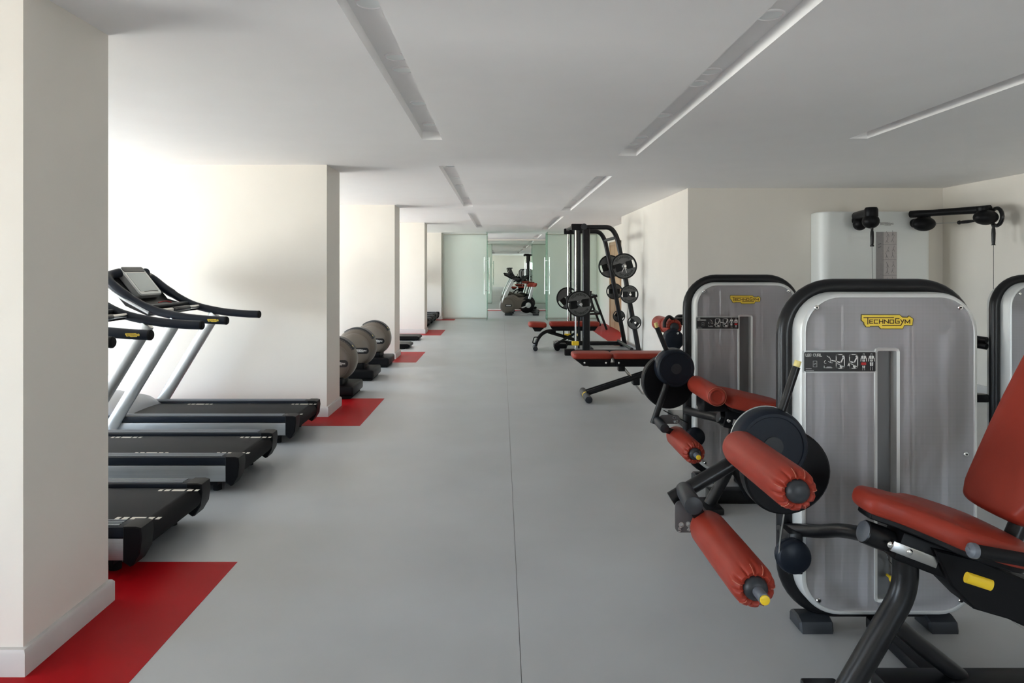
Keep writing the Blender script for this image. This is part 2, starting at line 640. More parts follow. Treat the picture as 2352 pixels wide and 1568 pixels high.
def make_ceiling():
    xs = sorted({FACADE_X - 0.2, XR + 0.2} | {s[0] for s in SLOTS} | {s[1] for s in SLOTS})
    ys = sorted({Y_BACK - 0.2, Y_MIR + 0.2} | {s[2] for s in SLOTS} | {s[3] for s in SLOTS})
    b = B()
    bm = b.bm
    quad = lambda *p: bm.faces.new([bm.verts.new(q) for q in p])
    for x0, x1 in zip(xs[:-1], xs[1:]):
        for y0, y1 in zip(ys[:-1], ys[1:]):
            mx, my = (x0 + x1) / 2, (y0 + y1) / 2
            if any(s[0] < mx < s[1] and s[2] < my < s[3] for s in SLOTS):
                continue
            quad((x0, y0, CEIL), (x0, y1, CEIL), (x1, y1, CEIL), (x1, y0, CEIL))
    for (x0, x1, y0, y1) in SLOTS:
        z0, z1 = CEIL, CEIL + SLOT_D
        quad((x0, y0, z1), (x0, y1, z1), (x1, y1, z1), (x1, y0, z1))
        quad((x0, y0, z0), (x0, y1, z0), (x0, y1, z1), (x0, y0, z1))
        quad((x1, y0, z0), (x1, y0, z1), (x1, y1, z1), (x1, y1, z0))
        quad((x0, y0, z0), (x0, y0, z1), (x1, y0, z1), (x1, y0, z0))
        quad((x0, y1, z0), (x1, y1, z0), (x1, y1, z1), (x0, y1, z1))
    bmesh.ops.remove_doubles(bm, verts=bm.verts, dist=1e-5)
    # slab above, so the ceiling has thickness
    b.box(FACADE_X - 0.2, XR + 0.2, Y_BACK - 0.2, Y_MIR + 0.2, CEIL + 0.12, CEIL + 0.3)
    return b


struct(obj('ceiling', make_ceiling(), 'ceiling_paint'), 'white plaster ceiling with sunken light slots')

LABEL_SLOT = {0: 'near left ceiling slot', 1: 'middle left ceiling slot', 3: 'near right ceiling slot', 4: 'middle right ceiling slot'}
LIGHT_Y = {0: [2.94, 3.69, 3.93, 4.72, 5.42], 3: [3.08, 3.96, 4.22, 5.10, 5.95, 6.30], 1: [7.6, 8.6, 9.4, 11.1], 4: [8.6, 9.6, 11.4]}
first = None
for k, lys in LIGHT_Y.items():
    x0, x1 = SLOTS[k][0], SLOTS[k][1]
    for n_, ly in enumerate(lys):
        c = Vector(((x0 + x1) / 2 + 0.012, ly, CEIL + SLOT_D))
        if first is None:
            first = thing('recessed_downlight', '', 'ceiling light', c)
            obj('ring', B().lathe(c + Vector((0, 0, 0.001)), (0, 0, -1), [(0, .066), (.006, .066), (.010, .060), (.010, .056), (.003, .054)], 28), 'ceiling_paint', first)
            obj('lens', B().lathe(c, (0, 0, -1), [(0, .054), (.004, .054), (.006, .03), (.0065, .001)], 28), 'downlight', first)
            d = first
        else:
            d = copy_tree(first)
            d.location = c
        d['label'] = 'white downlight, %s from the camera in the %s' % (('first', 'second', 'third', 'fourth', 'fifth', 'sixth')[n_], LABEL_SLOT[k])
        d['group'] = 'downlights in the ' + LABEL_SLOT[k]

# left piers (wing walls between the window bays)
for k, y in enumerate(FIN_Y):
    w = struct(obj('wall_left_%d' % (k + 1), B().box(FACADE_X - 0.02, WALL_L, y, y + FIN_D, 0.0, CEIL), 'wall_paint', loc=((FACADE_X - .02 + WALL_L) / 2, y + FIN_D / 2, 0)))
    t, hh = 0.02, 0.10
    out = [(FACADE_X - 0.02, y - t), (WALL_L + t, y - t), (WALL_L + t, y + FIN_D + t), (FACADE_X - 0.02, y + FIN_D + t)]
    bb = B()
    zs = [(0.0, 0), (hh - 0.012, 0), (hh, 0.008), (hh + 0.004, t)]
    rings = []
    for z, i_ in zs:
        rings.append(bb.ring([Vector((p[0] - (i_ if p[0] > -3 else 0), p[1] + (i_ if p[1] < y else -i_), z)) for p in out]))
    bb.skin(rings)
    struct(obj('baseboard_left_%d' % (k + 1), bb, 'skirting'))

# facade with a window in every bay, the rearmost one added for light
fw = B()
for (a, b_), (c, WIN_HALF) in zip(BAYS, WINS):
    y0, y1 = a - 0.6, b_ + 0.6
    fw.box(FACADE_X - 0.2, FACADE_X, y0, c - WIN_HALF, 0, CEIL)
    fw.box(FACADE_X - 0.2, FACADE_X, c + WIN_HALF, y1, 0, CEIL)
    fw.box(FACADE_X - 0.2, FACADE_X, c - WIN_HALF, c + WIN_HALF, 0, WIN_Z0)
    fw.box(FACADE_X - 0.2, FACADE_X, c - WIN_HALF, c + WIN_HALF, WIN_Z1, CEIL)
struct(obj('wall_left', fw, 'wall_paint'))
for k, (c, WIN_HALF) in enumerate(WINS):
    root = thing('window_%d' % (k + 1), 'tall window with slim metal frame', 'window', (FACADE_X - 0.100, c, WIN_Z0))
    del root['category']
    root['kind'] = 'structure'
    fr = B()
    for yy in (c - WIN_HALF, c + WIN_HALF - 0.05):
        fr.box(FACADE_X - 0.130, FACADE_X - 0.070, yy, yy + 0.05, WIN_Z0, WIN_Z1)
    for zz in (WIN_Z0, WIN_Z1 - 0.05):
        fr.box(FACADE_X - 0.130, FACADE_X - 0.070, c - WIN_HALF, c + WIN_HALF, zz, zz + 0.05)
    obj('window_frame', fr, 'window_metal', root)
    for q in (-0.45, 0.45):
        obj('mullion', B().box(FACADE_X - 0.120, FACADE_X - 0.080, c + q - 0.025, c + q + 0.025, WIN_Z0, WIN_Z1), 'window_metal', root)
    for q0, q1 in ((-WIN_HALF + .05, -.475), (-.425, .425), (.475, WIN_HALF - .05)):
        obj('pane', B().box(FACADE_X - 0.103, FACADE_X - 0.097, c + q0, c + q1, WIN_Z0 + .05, WIN_Z1 - .05), 'window_glass', root)

# right side
struct(obj('wall_right', B().box(XR, XR + 0.2, Y_BACK - 0.2, Y_REC + 0.1, 0, CEIL), 'wall_paint'))
struct(obj('wall_corridor', B().box(RW, XR + 0.2, Y_REC, Y_STEP, 0, CEIL), 'wall_paint'))
struct(obj('wall_recess', B().box(RW2, XR, Y_STEP - 0.01, Y_MIR + 0.2, 0, CEIL), 'wall_paint'))
wr = B()
wr.box(FACADE_X - 0.2, FILL_WIN[0], Y_BACK - 0.2, Y_BACK, 0, CEIL)
wr.box(FILL_WIN[1], XR + 0.2, Y_BACK - 0.2, Y_BACK, 0, CEIL)
wr.box(FILL_WIN[0], FILL_WIN[1], Y_BACK - 0.2, Y_BACK, 0, WIN_Z0)
wr.box(FILL_WIN[0], FILL_WIN[1], Y_BACK - 0.2, Y_BACK, WIN_Z1, CEIL)
struct(obj('wall_rear', wr, 'wall_paint'))
root = thing('window_8', 'added unseen window behind the camera, for fill light', 'window', (2.65, Y_BACK - 0.1, WIN_Z0))  # added window, out of view; brings fill light to the right side
del root['category']
root['kind'] = 'structure'
for k in range(3):
    x = FILL_WIN[0] + 0.025 + k * (FILL_WIN[1] - FILL_WIN[0] - 0.05) / 2
    obj('mullion', B().box(x - 0.025, x + 0.025, Y_BACK - 0.13, Y_BACK - 0.07, WIN_Z0, WIN_Z1), 'window_metal', root)
for k in range(2):
    x = FILL_WIN[0] + 0.05 + k * (FILL_WIN[1] - FILL_WIN[0] - 0.05) / 2
    obj('pane', B().box(x, x + .575, Y_BACK - 0.103, Y_BACK - 0.097, WIN_Z0 + .03, WIN_Z1 - .03), 'window_glass', root)
for z in (WIN_Z0, WIN_Z1 - 0.04):
    obj('window_frame', B().box(FILL_WIN[0], FILL_WIN[1], Y_BACK - 0.13, Y_BACK - 0.07, z, z + 0.04), 'window_metal', root)
struct(obj('wall_far', B().box(FACADE_X - 0.2, XR + 0.2, Y_MIR, Y_MIR + 0.2, 0, CEIL), 'wall_paint'))
struct(obj('baseboard_right', B().box(RW - 0.015, RW, Y_REC - 0.015, Y_STEP, 0, 0.10, 0.004), 'skirting'))
struct(obj('baseboard_recess', B().box(RW - 0.015, XR, Y_REC - 0.015, Y_REC, 0, 0.10, 0.004), 'skirting'))
struct(obj('baseboard_side', B().box(XR - 0.015, XR, Y_BACK, Y_REC - 0.015, 0, 0.10, 0.004), 'skirting'))
mir = struct(obj('trim_1', B().box(-1.80, RW2 - 0.02, Y_MIR - 0.012, Y_MIR, 0.04, 2.56), 'mirror'))
mir['label'] = 'wall mirror at the far end of the room'

# wooden door in the recessed wall
dr = thing('door_1', 'light wooden door in the white wall beyond the rack', 'door', (RW2, 17.3, 0))
del dr['category']
dr['kind'] = 'structure'
dl = obj('door_leaf', B().box(RW2 - 0.03, RW2, 16.58, 18.02, 0.01, 2.14, 0.003), 'wood', dr)
obj('door_joint', B().box(RW2 - 0.032, RW2 - 0.028, 17.296, 17.304, 0.01, 2.14), 'logo_dark', dl)
obj('door_handle', B().tube(fillet([(RW2 - 0.03, 17.2, 1.0), (RW2 - 0.08, 17.2, 1.0), (RW2 - 0.08, 17.2, 1.35), (RW2 - 0.03, 17.2, 1.35)], .02), .012, 8), 'chrome', dl)
df = B()
for y0, y1 in ((16.5, 16.58), (18.02, 18.1)):
    df.box(RW2 - 0.045, RW2, y0, y1, 0, 2.22, 0.003)
df.box(RW2 - 0.045, RW2, 16.5, 18.1, 2.14, 2.22, 0.003)
obj('door_frame', df, 'wood', dr)

# frosted glass partition with an opened pair of glass doors
for k, (x0, x1, lab) in enumerate(((WALL_L + 0.045, -0.43, 'pale frosted glass panel beside the left pier'), (1.345, RW2, 'green frosted glass panel behind the weight rack'))):
    g = thing('glass_partition', lab, 'glass panel', ((x0 + x1) / 2, Y_PART, 0), kind='structure')
    del g['category']
    obj('pane', B().box(x0, x1, Y_PART - 0.006, Y_PART + 0.006, 0.035, CEIL - 0.05), 'frosted_glass', g)
    obj('top_channel', B().box(x0, x1, Y_PART - 0.02, Y_PART + 0.02, CEIL - 0.055, CEIL - 0.02), 'alu_frame', g)
    obj('bottom_channel', B().box(x0, x1, Y_PART - 0.02, Y_PART + 0.02, 0.0, 0.04), 'alu_frame', g)
struct(obj('trim_2', B().box(WALL_L, WALL_L + 0.045, Y_PART - 0.03, Y_PART + 0.03, 0, CEIL), 'alu_frame'))
for x, lab in ((-0.428, 'clear glass door leaf swung open beside the pale frosted panel'), (1.342, 'clear glass door leaf swung open beside the green frosted panel')):
    g = thing('glass_door', lab, 'glass door', (x, Y_PART - 0.02, 0), kind='structure')
    del g['category']
    obj('pane', B().box(x - 0.006, x + 0.006, 19.93, Y_PART - 0.02, 0.012, CEIL - 0.012), 'door_glass', g)
    for q in (0.08, CEIL - 0.2):
        obj('hinge', B().box(x - 0.014, x + 0.014, Y_PART - 0.10, Y_PART - 0.02, q, q + 0.10, 0.003), 'steel', g)
    for s in (-1, 1):
        hb = obj('handle', B().cyl((x + s * 0.07, 20.03, 0.78), (x + s * 0.07, 20.03, 1.87), 0.014, n=14), 'chrome', g)
        for z in (0.89, 1.76):
            obj('standoff', B().cyl((x + s * 0.007, 20.03, z), (x + s * 0.07, 20.03, z), 0.009, n=10), 'chrome', hb)


# ================================================================== treadmills (stand in the bays, running towards the window)
TX = -1.79                                # rear end


def make_treadmill(label, group, yc):
    t = thing('treadmill', label, 'treadmill', (TX - 1.1, yc, 0), group)
    # running belt and deck
    bl = obj('belt', B().box(-3.42, -1.835, yc - .28, yc + .28, .10, .232, 0.02, 3), 'belt', t)
    for (mx, my) in ((-3.02, yc + .225), (-2.02, yc + .225), (-2.02, yc - .225), (-2.60, yc - .225)):
        x = mx
        mk = B()
        for w in (.022, .03, .075, .03, .022):
            mk.box(x, x + w, my - .016, my + .016, .2322, .2328)
            x += w + .014
        obj('belt_marking', mk, 'belt_mark', bl)
    for s in (-1, 1):
        ya, yb = yc + s * .285, yc + s * .40
        y0, y1 = min(ya, yb), max(ya, yb)
        rl = obj('foot_rail', B().box(-3.62, -1.875, y0, y1, .195, .25, .008, 2), 'blue_black', t)
        for g in range(4):
            gy = y0 + .022 + g * .022
            obj('tread_strip', B().box(-3.50, -1.92, gy, gy + .014, .249, .2535), 'grey_trim', rl)
        prof = [(-1.885, .078), (-1.85, .055), (-1.835, .06), (-1.80, .12), (-1.79, .20), (-1.795, .247), (-1.82, .254), (-1.885, .254)]
        M = Matrix(((1, 0, 0, 0), (0, 0, -1, y1 + .006), (0, 1, 0, 0), (0, 0, 0, 1)))
        obj('end_cap', B().prism(prof, M, 0, (y1 - y0) + .012, .006), 'black_plastic', t)
        sy = yc + s * .385
        obj('side_panel', B().box(-3.75, -1.882, min(sy, sy + s * .012), max(sy, sy + s * .012), .083, .192, .004), 'side_alu', t)
        # sloping mast
        m0, m1 = Vector((-3.40, yc + s * .405, .16)), Vector((-2.835, yc + s * .405, 1.09))
        obj('mast', B().tube([m0 + (m1 - m0) * (i / 6) for i in range(7)], .056, 20, flat=(.62, 1.0)), 'silver_paint', t)
        # handlebar
        hp = catmull([(-3.43, yc + s * .22, 1.50), (-3.47, yc + s * .32, 1.47), (-3.43, yc + s * .385, 1.425), (-3.30, yc + s * .40, 1.32),
                      (-3.06, yc + s * .40, 1.185), (-2.79, yc + s * .40, 1.118), (-2.55, yc + s * .40, 1.092), (-2.40, yc + s * .40, 1.085)], 6)
        rr = [.042 if i < 20 else .036 for i in range(len(hp))]
        hb = obj('handlebar', B().tube(hp, rr, 16), 'blue_black', t)
        obj('end_plug', B().lathe(hp[-1] - Vector((.004, 0, 0)), (1, 0, 0), [(0, .037), (.012, .036), (.02, .028), (.024, .001)], 18), 'dark_rubber', hb)
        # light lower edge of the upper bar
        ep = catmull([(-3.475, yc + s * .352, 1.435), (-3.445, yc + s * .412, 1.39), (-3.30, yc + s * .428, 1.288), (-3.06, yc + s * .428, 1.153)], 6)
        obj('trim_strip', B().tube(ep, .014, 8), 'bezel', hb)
    logo(t, face_y(-2.50, yc - .40 - .0365, 1.088), .10, rim=None, depth=.003)
    obj('rear_roller', B().cyl((-1.86, yc - .285, .165), (-1.86, yc + .285, .165), .064, n=20), 'dark_rubber', t)
    obj('under_frame', B().box(-3.7, -1.95, yc - .37, yc + .37, .05, .10), 'black_plastic', t)
    for (fx, s) in ((-1.98, -1), (-1.98, 1), (-3.6, -1), (-3.6, 1)):
        obj('foot', B().cyl((fx, yc + s * .30, 0), (fx, yc + s * .30, .06), .03, n=14), 'dark_rubber', t)
    # motor cover dome
    secs = []
    dome = B()
    for (x, hz, w) in ((-4.02, .02, .30), (-3.98, .12, .35), (-3.85, .22, .375), (-3.65, .265, .38), (-3.45, .225, .375), (-3.34, .13, .36), (-3.30, .0, .345)):
        pts = []
        for i in range(15):
            a = PI * i / 14
            pts.append(Vector((x + .10 * (1 - math.sin(a)) * (1 if x > -3.6 else 0), yc + w * math.cos(a), .12 + (hz + .01) * math.sin(a) ** .6)))
        secs.append(dome.ring(pts + [Vector((x, yc - w, .06)), Vector((x, yc + w, .06))]))
    dome.skin(secs)
    obj('motor_cover', dome, 'grey_dome', t, sharp=50)
    # console: screen plate faces the runner
    c0, c1 = Vector((-3.455, yc, 1.545)), Vector((-3.255, yc, 1.292))
    ax = (c1 - c0).normalized()
    nn = Vector((-ax.z, 0, ax.x))
    if nn.x < 0:
        nn = -nn
    mid = (c0 + c1) / 2
    M = Matrix(((0, -ax.x, nn.x, mid.x), (1, 0, 0, yc), (0, -ax.z, nn.z, mid.z), (0, 0, 0, 1)))
    L = (c1 - c0).length
    cs = obj('console', B().prism(rrect(.40, L, .035), M, -.055, .012, .010), 'bezel', t)
    obj('console_top', B().prism(rrect(.37, .055, .02, cy=L / 2 - .03), M, .0115, .016, .003), 'charcoal_plastic', cs)
    obj('screen', B().prism(rrect(.325, L - .115, .006, cy=-.016), M, .0115, .0135), 'screen', cs)
    sb = B()
    sb.stroke([(-.10, -L / 2 + .035), (.03, -L / 2 + .042), (.14, -L / 2 + .034)], .006, M @ Matrix.Translation((0, 0, .012)), .003)
    obj('console_slot', sb, 'charcoal_plastic', cs)
    # housing behind the screen and the tray below it
    hs = B()
    hp0 = [(-3.50, 1.45), (-3.475, 1.485), (-3.285, 1.245), (-3.02, 1.16), (-2.98, 1.135), (-3.10, 1.12), (-3.30, 1.21), (-3.46, 1.40)]
    MM = Matrix(((1, 0, 0, 0), (0, 0, -1, yc + .37), (0, 1, 0, 0), (0, 0, 0, 1)))
    hs.prism(list(reversed(hp0)), MM, 0, .74, .008)
    obj('console_housing', hs, 'black_plastic', t)
    obj('tray_bar', B().box(-3.14, -3.08, yc - .37, yc + .37, 1.185, 1.215, .008), 'charcoal_plastic', t)
    cb = obj('cross_bar', B().cyl((-2.99, yc - .38, 1.165), (-2.99, yc + .38, 1.165), .019, n=14), 'steel', t)
    obj('grip', B().cyl((-2.99, yc - .15, 1.165), (-2.99, yc + .17, 1.165), .025, n=16, bev=.004), 'charcoal_plastic', cb)
    kp = B()
    kp.tube(catmull([(-3.16, yc - .06, 1.225), (-3.13, yc + .0, 1.235), (-3.10, yc + .06, 1.222)], 5), .009, 8, flat=(1, .4))
    obj('safety_key', kp, 'print_red', t)
    return t


tm = make_treadmill('grey and black treadmill nearest the camera, only its deck showing past the front pier', 'treadmills in the near bay', 3.80)
t2 = copy_tree(tm); t2.location.y = 5.06
t2['label'] = 'grey and black treadmill, middle one of the three in the near bay'
t3 = copy_tree(tm); t3.location.y = 6.35
t3['label'] = 'grey and black treadmill with its screen in view, closest to the white wing wall'
for k, (y, lab) in enumerate(((17.14, 'nearest to the camera'), (18.06, 'second from the camera'), (18.98, 'third from the camera'), (19.90, 'closest to the glass partition'))):
    q = copy_tree(tm)
    q.location.y = y
    q.location.x -= 0.05
    q['label'] = 'dark treadmill deck in the far bay before the glass wall, ' + lab
    q['group'] = 'treadmills in the far bay'


# ================================================================== cross trainers with round beige flywheel covers
def make_trainer(label, yn):
    t = thing('cross_trainer', label, 'cross trainer', (-2.03, yn + .30, 0), 'cross trainers in the second bay')
    c = Vector((-2.03, yn + .16, .435))
    Rr = .272
    dr_ = obj('flywheel_cover', B().lathe(c, (0, 1, 0), [(0, .001), (.002, .10), (.012, .19), (.03, .235), (.06, .26), (.10, Rr), (.19, Rr), (.23, .26), (.27, .235), (.285, .19), (.29, .001)], 56), 'beige_shell', t, sharp=60)
    obj('cover_bulge', B().lathe(c + Vector((-.015, .003, -.02)), (0, -1, 0), [(-.03, .225), (0, .222), (.014, .205), (.02, .15), (.021, .001)], 48), 'beige_light', dr_, sharp=60)
    # dark vent band over the top rim
    vb = B()
    rings = []
    for i in range(25):
        a = R(128 - i * 4.2)
        rings.append(vb.ring([c + Vector((rr * math.cos(a), yy, rr * math.sin(a))) for rr, yy in ((Rr - .02, .05), (Rr + .006, .085), (Rr + .006, .205), (Rr - .02, .24))]))
    vb.skin(rings)
    obj('vent_band', vb, 'charcoal_plastic', dr_)
    obj('marker_lamp', B().lathe(c + Vector((math.cos(R(36)) * (Rr + .004), .10, math.sin(R(36)) * (Rr + .004))), (math.cos(R(36)), 0, math.sin(R(36))), [(0, .016), (.004, .014), (.006, .001)], 12), 'pale_yellow', dr_)
    M = face_y(c.x + .06, yn + .16 - .0185, .40)
    pl = obj('name_plate', B().prism(rrect(.27, .085, .04), M, 0, .004, .0015), 'print_black', t)
    lt = B()
    k = .23 / 1715
    for st in LOGO_LINES:
        lt.stroke([((q[0] - 1192) * k, -(q[1] - 535) * k) for q in st], 46 * k, M @ Matrix.Translation((0, 0, .004)), .001)
    obj('lettering', lt, 'print_white', pl)
    foot = B()
    foot.box(-2.28, -1.745, yn, yn + .60, .03, .15, .03, 3)
    foot.box(-2.20, -1.90, yn + .12, yn + .48, .12, .23, .03, 3)
    obj('rear_foot', foot, 'black_plastic', t)
    obj('floor_pad', B().box(-2.2, -1.78, yn + .03, yn + .57, 0, .032, .006), 'dark_rubber', t)
    yc = yn + .30
    obj('base_beam', B().box(-3.65, -2.25, yc - .09, yc + .09, .04, .15, .02), 'black_plastic', t)
    obj('front_foot', B().box(-3.72, -3.55, yc - .30, yc + .30, 0, .10, .02), 'black_plastic', t)
    obj('mast', B().tube(catmull([(-3.45, yc, .12), (-3.42, yc, .7), (-3.36, yc, 1.3)], 5), .05, 14), 'silver_paint', t)
    obj('console', B().box(-3.42, -3.34, yc - .19, yc + .19, 1.25, 1.55, .02), 'bezel', t)
    for s in (-1, 1):
        obj('handle_arm', B().tube(catmull([(-3.38, yc + s * .17, .55), (-3.30, yc + s * .22, 1.0), (-3.16, yc + s * .25, 1.35), (-3.05, yc + s * .24, 1.55)], 5), .019, 10), 'black_metal', t)
        obj('pedal_arm', B().tube([(-3.38, yc + s * .17, .56), (-2.75, yc + s * .15, .33), (-2.12, yc + s * .13, .36)], .022, 10), 'silver_paint', t)
        obj('pedal', B().box(-2.95, -2.62, yc + s * .20 - .07, yc + s * .20 + .07, .36, .40, .012), 'dark_rubber', t)
    return t


x1 = make_trainer('cross trainer with beige round cover, half hidden behind the second pier', 8.02)
x2 = copy_tree(x1); x2.location.y = 9.30 + .30
x2['label'] = 'cross trainer with beige round cover, middle of the three in the second bay'
x3 = copy_tree(x1); x3.location.y = 10.56 + .30
x3['label'] = 'cross trainer with beige round cover, farthest of the three, next to the third pier'


# ================================================================== steppers in the third bay: low black bases
def make_stepper(label, yn):
    t = thing('stepper', label, 'stepper', (-2.2, yn + .22, 0), 'steppers in the third bay')
    yc = yn + .25
    prof = [(-3.3, .012), (-1.80, .012), (-1.75, .04), (-1.755, .075), (-1.80, .095), (-3.3, .10)]
    obj('base', B().prism(prof, Matrix(((1, 0, 0, 0), (0, 0, -1, yn + .52), (0, 1, 0, 0), (0, 0, 0, 1))), 0, .52, .012), 'black_plastic', t)
    obj('floor_pad', B().box(-3.2, -1.85, yn + .04, yn + .48, 0, .014), 'dark_rubber', t)
    obj('body', B().box(-3.3, -2.75, yc - .16, yc + .16, .09, .55, .05, 3), 'beige_shell', t)
    obj('mast', B().tube([(-3.1, yc, .5), (-3.05, yc, 1.35)], .045, 14), 'silver_paint', t)
    obj('console', B().box(-3.1, -3.02, yc - .18, yc + .18, 1.3, 1.58, .02), 'bezel', t)
    for s in (-1, 1):
        obj('pedal', B().box(-2.7, -2.35, yc + s * .13 - .08, yc + s * .13 + .08, .20, .24, .012), 'dark_rubber', t)
        obj('handrail', B().tube(catmull([(-3.1, yc + s * .1, 1.3), (-2.95, yc + s * .25, 1.2), (-2.6, yc + s * .26, 1.1)], 5), .018, 10), 'black_metal', t)
    return t


s1 = make_stepper('low black stepper base showing beyond the third pier, nearer one', 13.02)
s2 = copy_tree(s1); s2.location.y += 1.5
s2['label'] = 'low black stepper base near the fourth pier, farther one'


# ================================================================== exercise bikes beyond the glass doors
def make_bike(label, y):
    t = thing('exercise_bike', label, 'exercise bike', (.55, y, 0), 'exercise bikes beyond the glass doors')
    w1 = obj('front_cover', B().lathe((.20, y - .09, .32), (0, 1, 0), [(0, .001), (.004, .20), (.02, .25), (.05, .265), (.13, .265), (.16, .25), (.178, .2), (.18, .001)], 36), 'beige_shell', t, sharp=60)
    obj('cover_ring', B().lathe((.20, y - .088, .32), (0, -1, 0), [(-.01, .19), (.006, .185), (.008, .17), (.008, .001)], 32), 'beige_light', w1)
    pl = obj('name_plate', B().prism(rrect(.22, .08, .038), face_y(.23, y - .099, .32), 0, .004), 'print_black', w1)
    obj('lettering', B().prism(rrect(.16, .035, .015), face_y(.23, y - .103, .32), 0, .002), 'print_white', w1)
    obj('rear_wheel', B().lathe((.83, y - .075, .31), (0, 1, 0), [(0, .001), (.004, .18), (.02, .235), (.05, .245), (.10, .245), (.13, .235), (.146, .18), (.15, .001)], 36), 'black_plastic', t, sharp=60)
    cr = obj('crank', B().lathe((.88, y - .078, .33), (0, -1, 0), [(0, .09), (.012, .085), (.02, .06), (.02, .001)], 28), 'silver_paint', t)
    obj('crank_arm', B().tube([(.88, y - .105, .33), (.66, y - .115, .24)], .022, 10, flat=(.5, 1)), 'silver_paint', cr)
    obj('pedal', B().box(.58, .68, y - .20, y - .115, .215, .245, .008), 'black_plastic', cr)
    bd = [(.16, .42), (.25, .20), (.80, .18), (.95, .40), (.78, .52), (.50, .50), (.34, .60), (.22, .60)]
    obj('body', B().prism(bd, Matrix(((1, 0, 0, 0), (0, 0, -1, y + .07), (0, 1, 0, 0), (0, 0, 0, 1))), 0, .14, .02), 'beige_shell', t)
    for s in (-1, 1):
        obj('front_post', B().tube(catmull([(.02, y + s * .06, .40), (.09, y + s * .06, .62), (.22, y + s * .06, .90), (.36, y + s * .06, 1.18)], 5), .028, 10), 'silver_shell', t)
    obj('handlebar', B().tube(catmull([(.40, y - .22, 1.10), (.52, y - .20, 1.16), (.42, y - .12, 1.18), (.34, y, 1.18), (.42, y + .12, 1.18), (.52, y + .20, 1.16), (.40, y + .22, 1.10)], 5), .018, 10), 'black_metal', t)
    cM = Matrix.Translation((.22, y, 1.27)) @ Matrix.Rotation(R(28), 4, 'Y')
    cs = obj('console', B().box(-.15, .15, -.17, .17, -.03, .03, .015, M=cM), 'black_plastic', t)
    obj('screen', B().box(-.11, .11, -.14, .14, .029, .034, M=cM), 'screen', cs)
    obj('holder', B().tube(catmull([(.42, y, 1.15), (.30, y - .02, 1.32), (.22, y - .02, 1.52), (.27, y - .02, 1.55)], 5), .018, 8), 'black_metal', t)
    obj('seat_post', B().tube([(.90, y, .48), (1.02, y, .93)], .042, 14), 'silver_paint', t)
    so = catmull([(-.15, .0), (-.12, -.03), (.02, -.06), (.10, -.12), (.15, -.10), (.155, 0), (.15, .10), (.10, .12), (.02, .06), (-.12, .03)], 3, closed=True)
    obj('saddle', B().cushion([(p[0], p[1]) for p in [Vector((q[0], q[1])) for q in so]], Matrix.Translation((.99, y, .93)), .085, .03), 'red_leather', t)
    obj('front_stabiliser', B().box(.10, .36, y - .26, y + .26, 0, .07, .02), 'charcoal_plastic', t)
    obj('rear_stabiliser', B().box(1.02, 1.22, y - .26, y + .26, 0, .07, .02), 'charcoal_plastic', t)
    obj('rear_beam', B().tube([(.90, y, .14), (1.12, y, .05)], .035, 12), 'black_metal', t)
    return t


def catmull2(pts, n):
    return [(p.x, p.y) for p in catmull([(q[0], q[1], 0) for q in pts], n, True)]


bk = make_bike('beige and silver exercise bike with red saddle, front one beyond the glass doors', 22.50)
for k, lab in ((1, 'second one beyond the glass doors'), (2, 'rearmost one, next to the mirror')):
    q = copy_tree(bk)
    q.location.y = 22.50 + k * .92
    q.location.x += .06 * k
    q['label'] = 'beige and silver exercise bike with red saddle, ' + lab


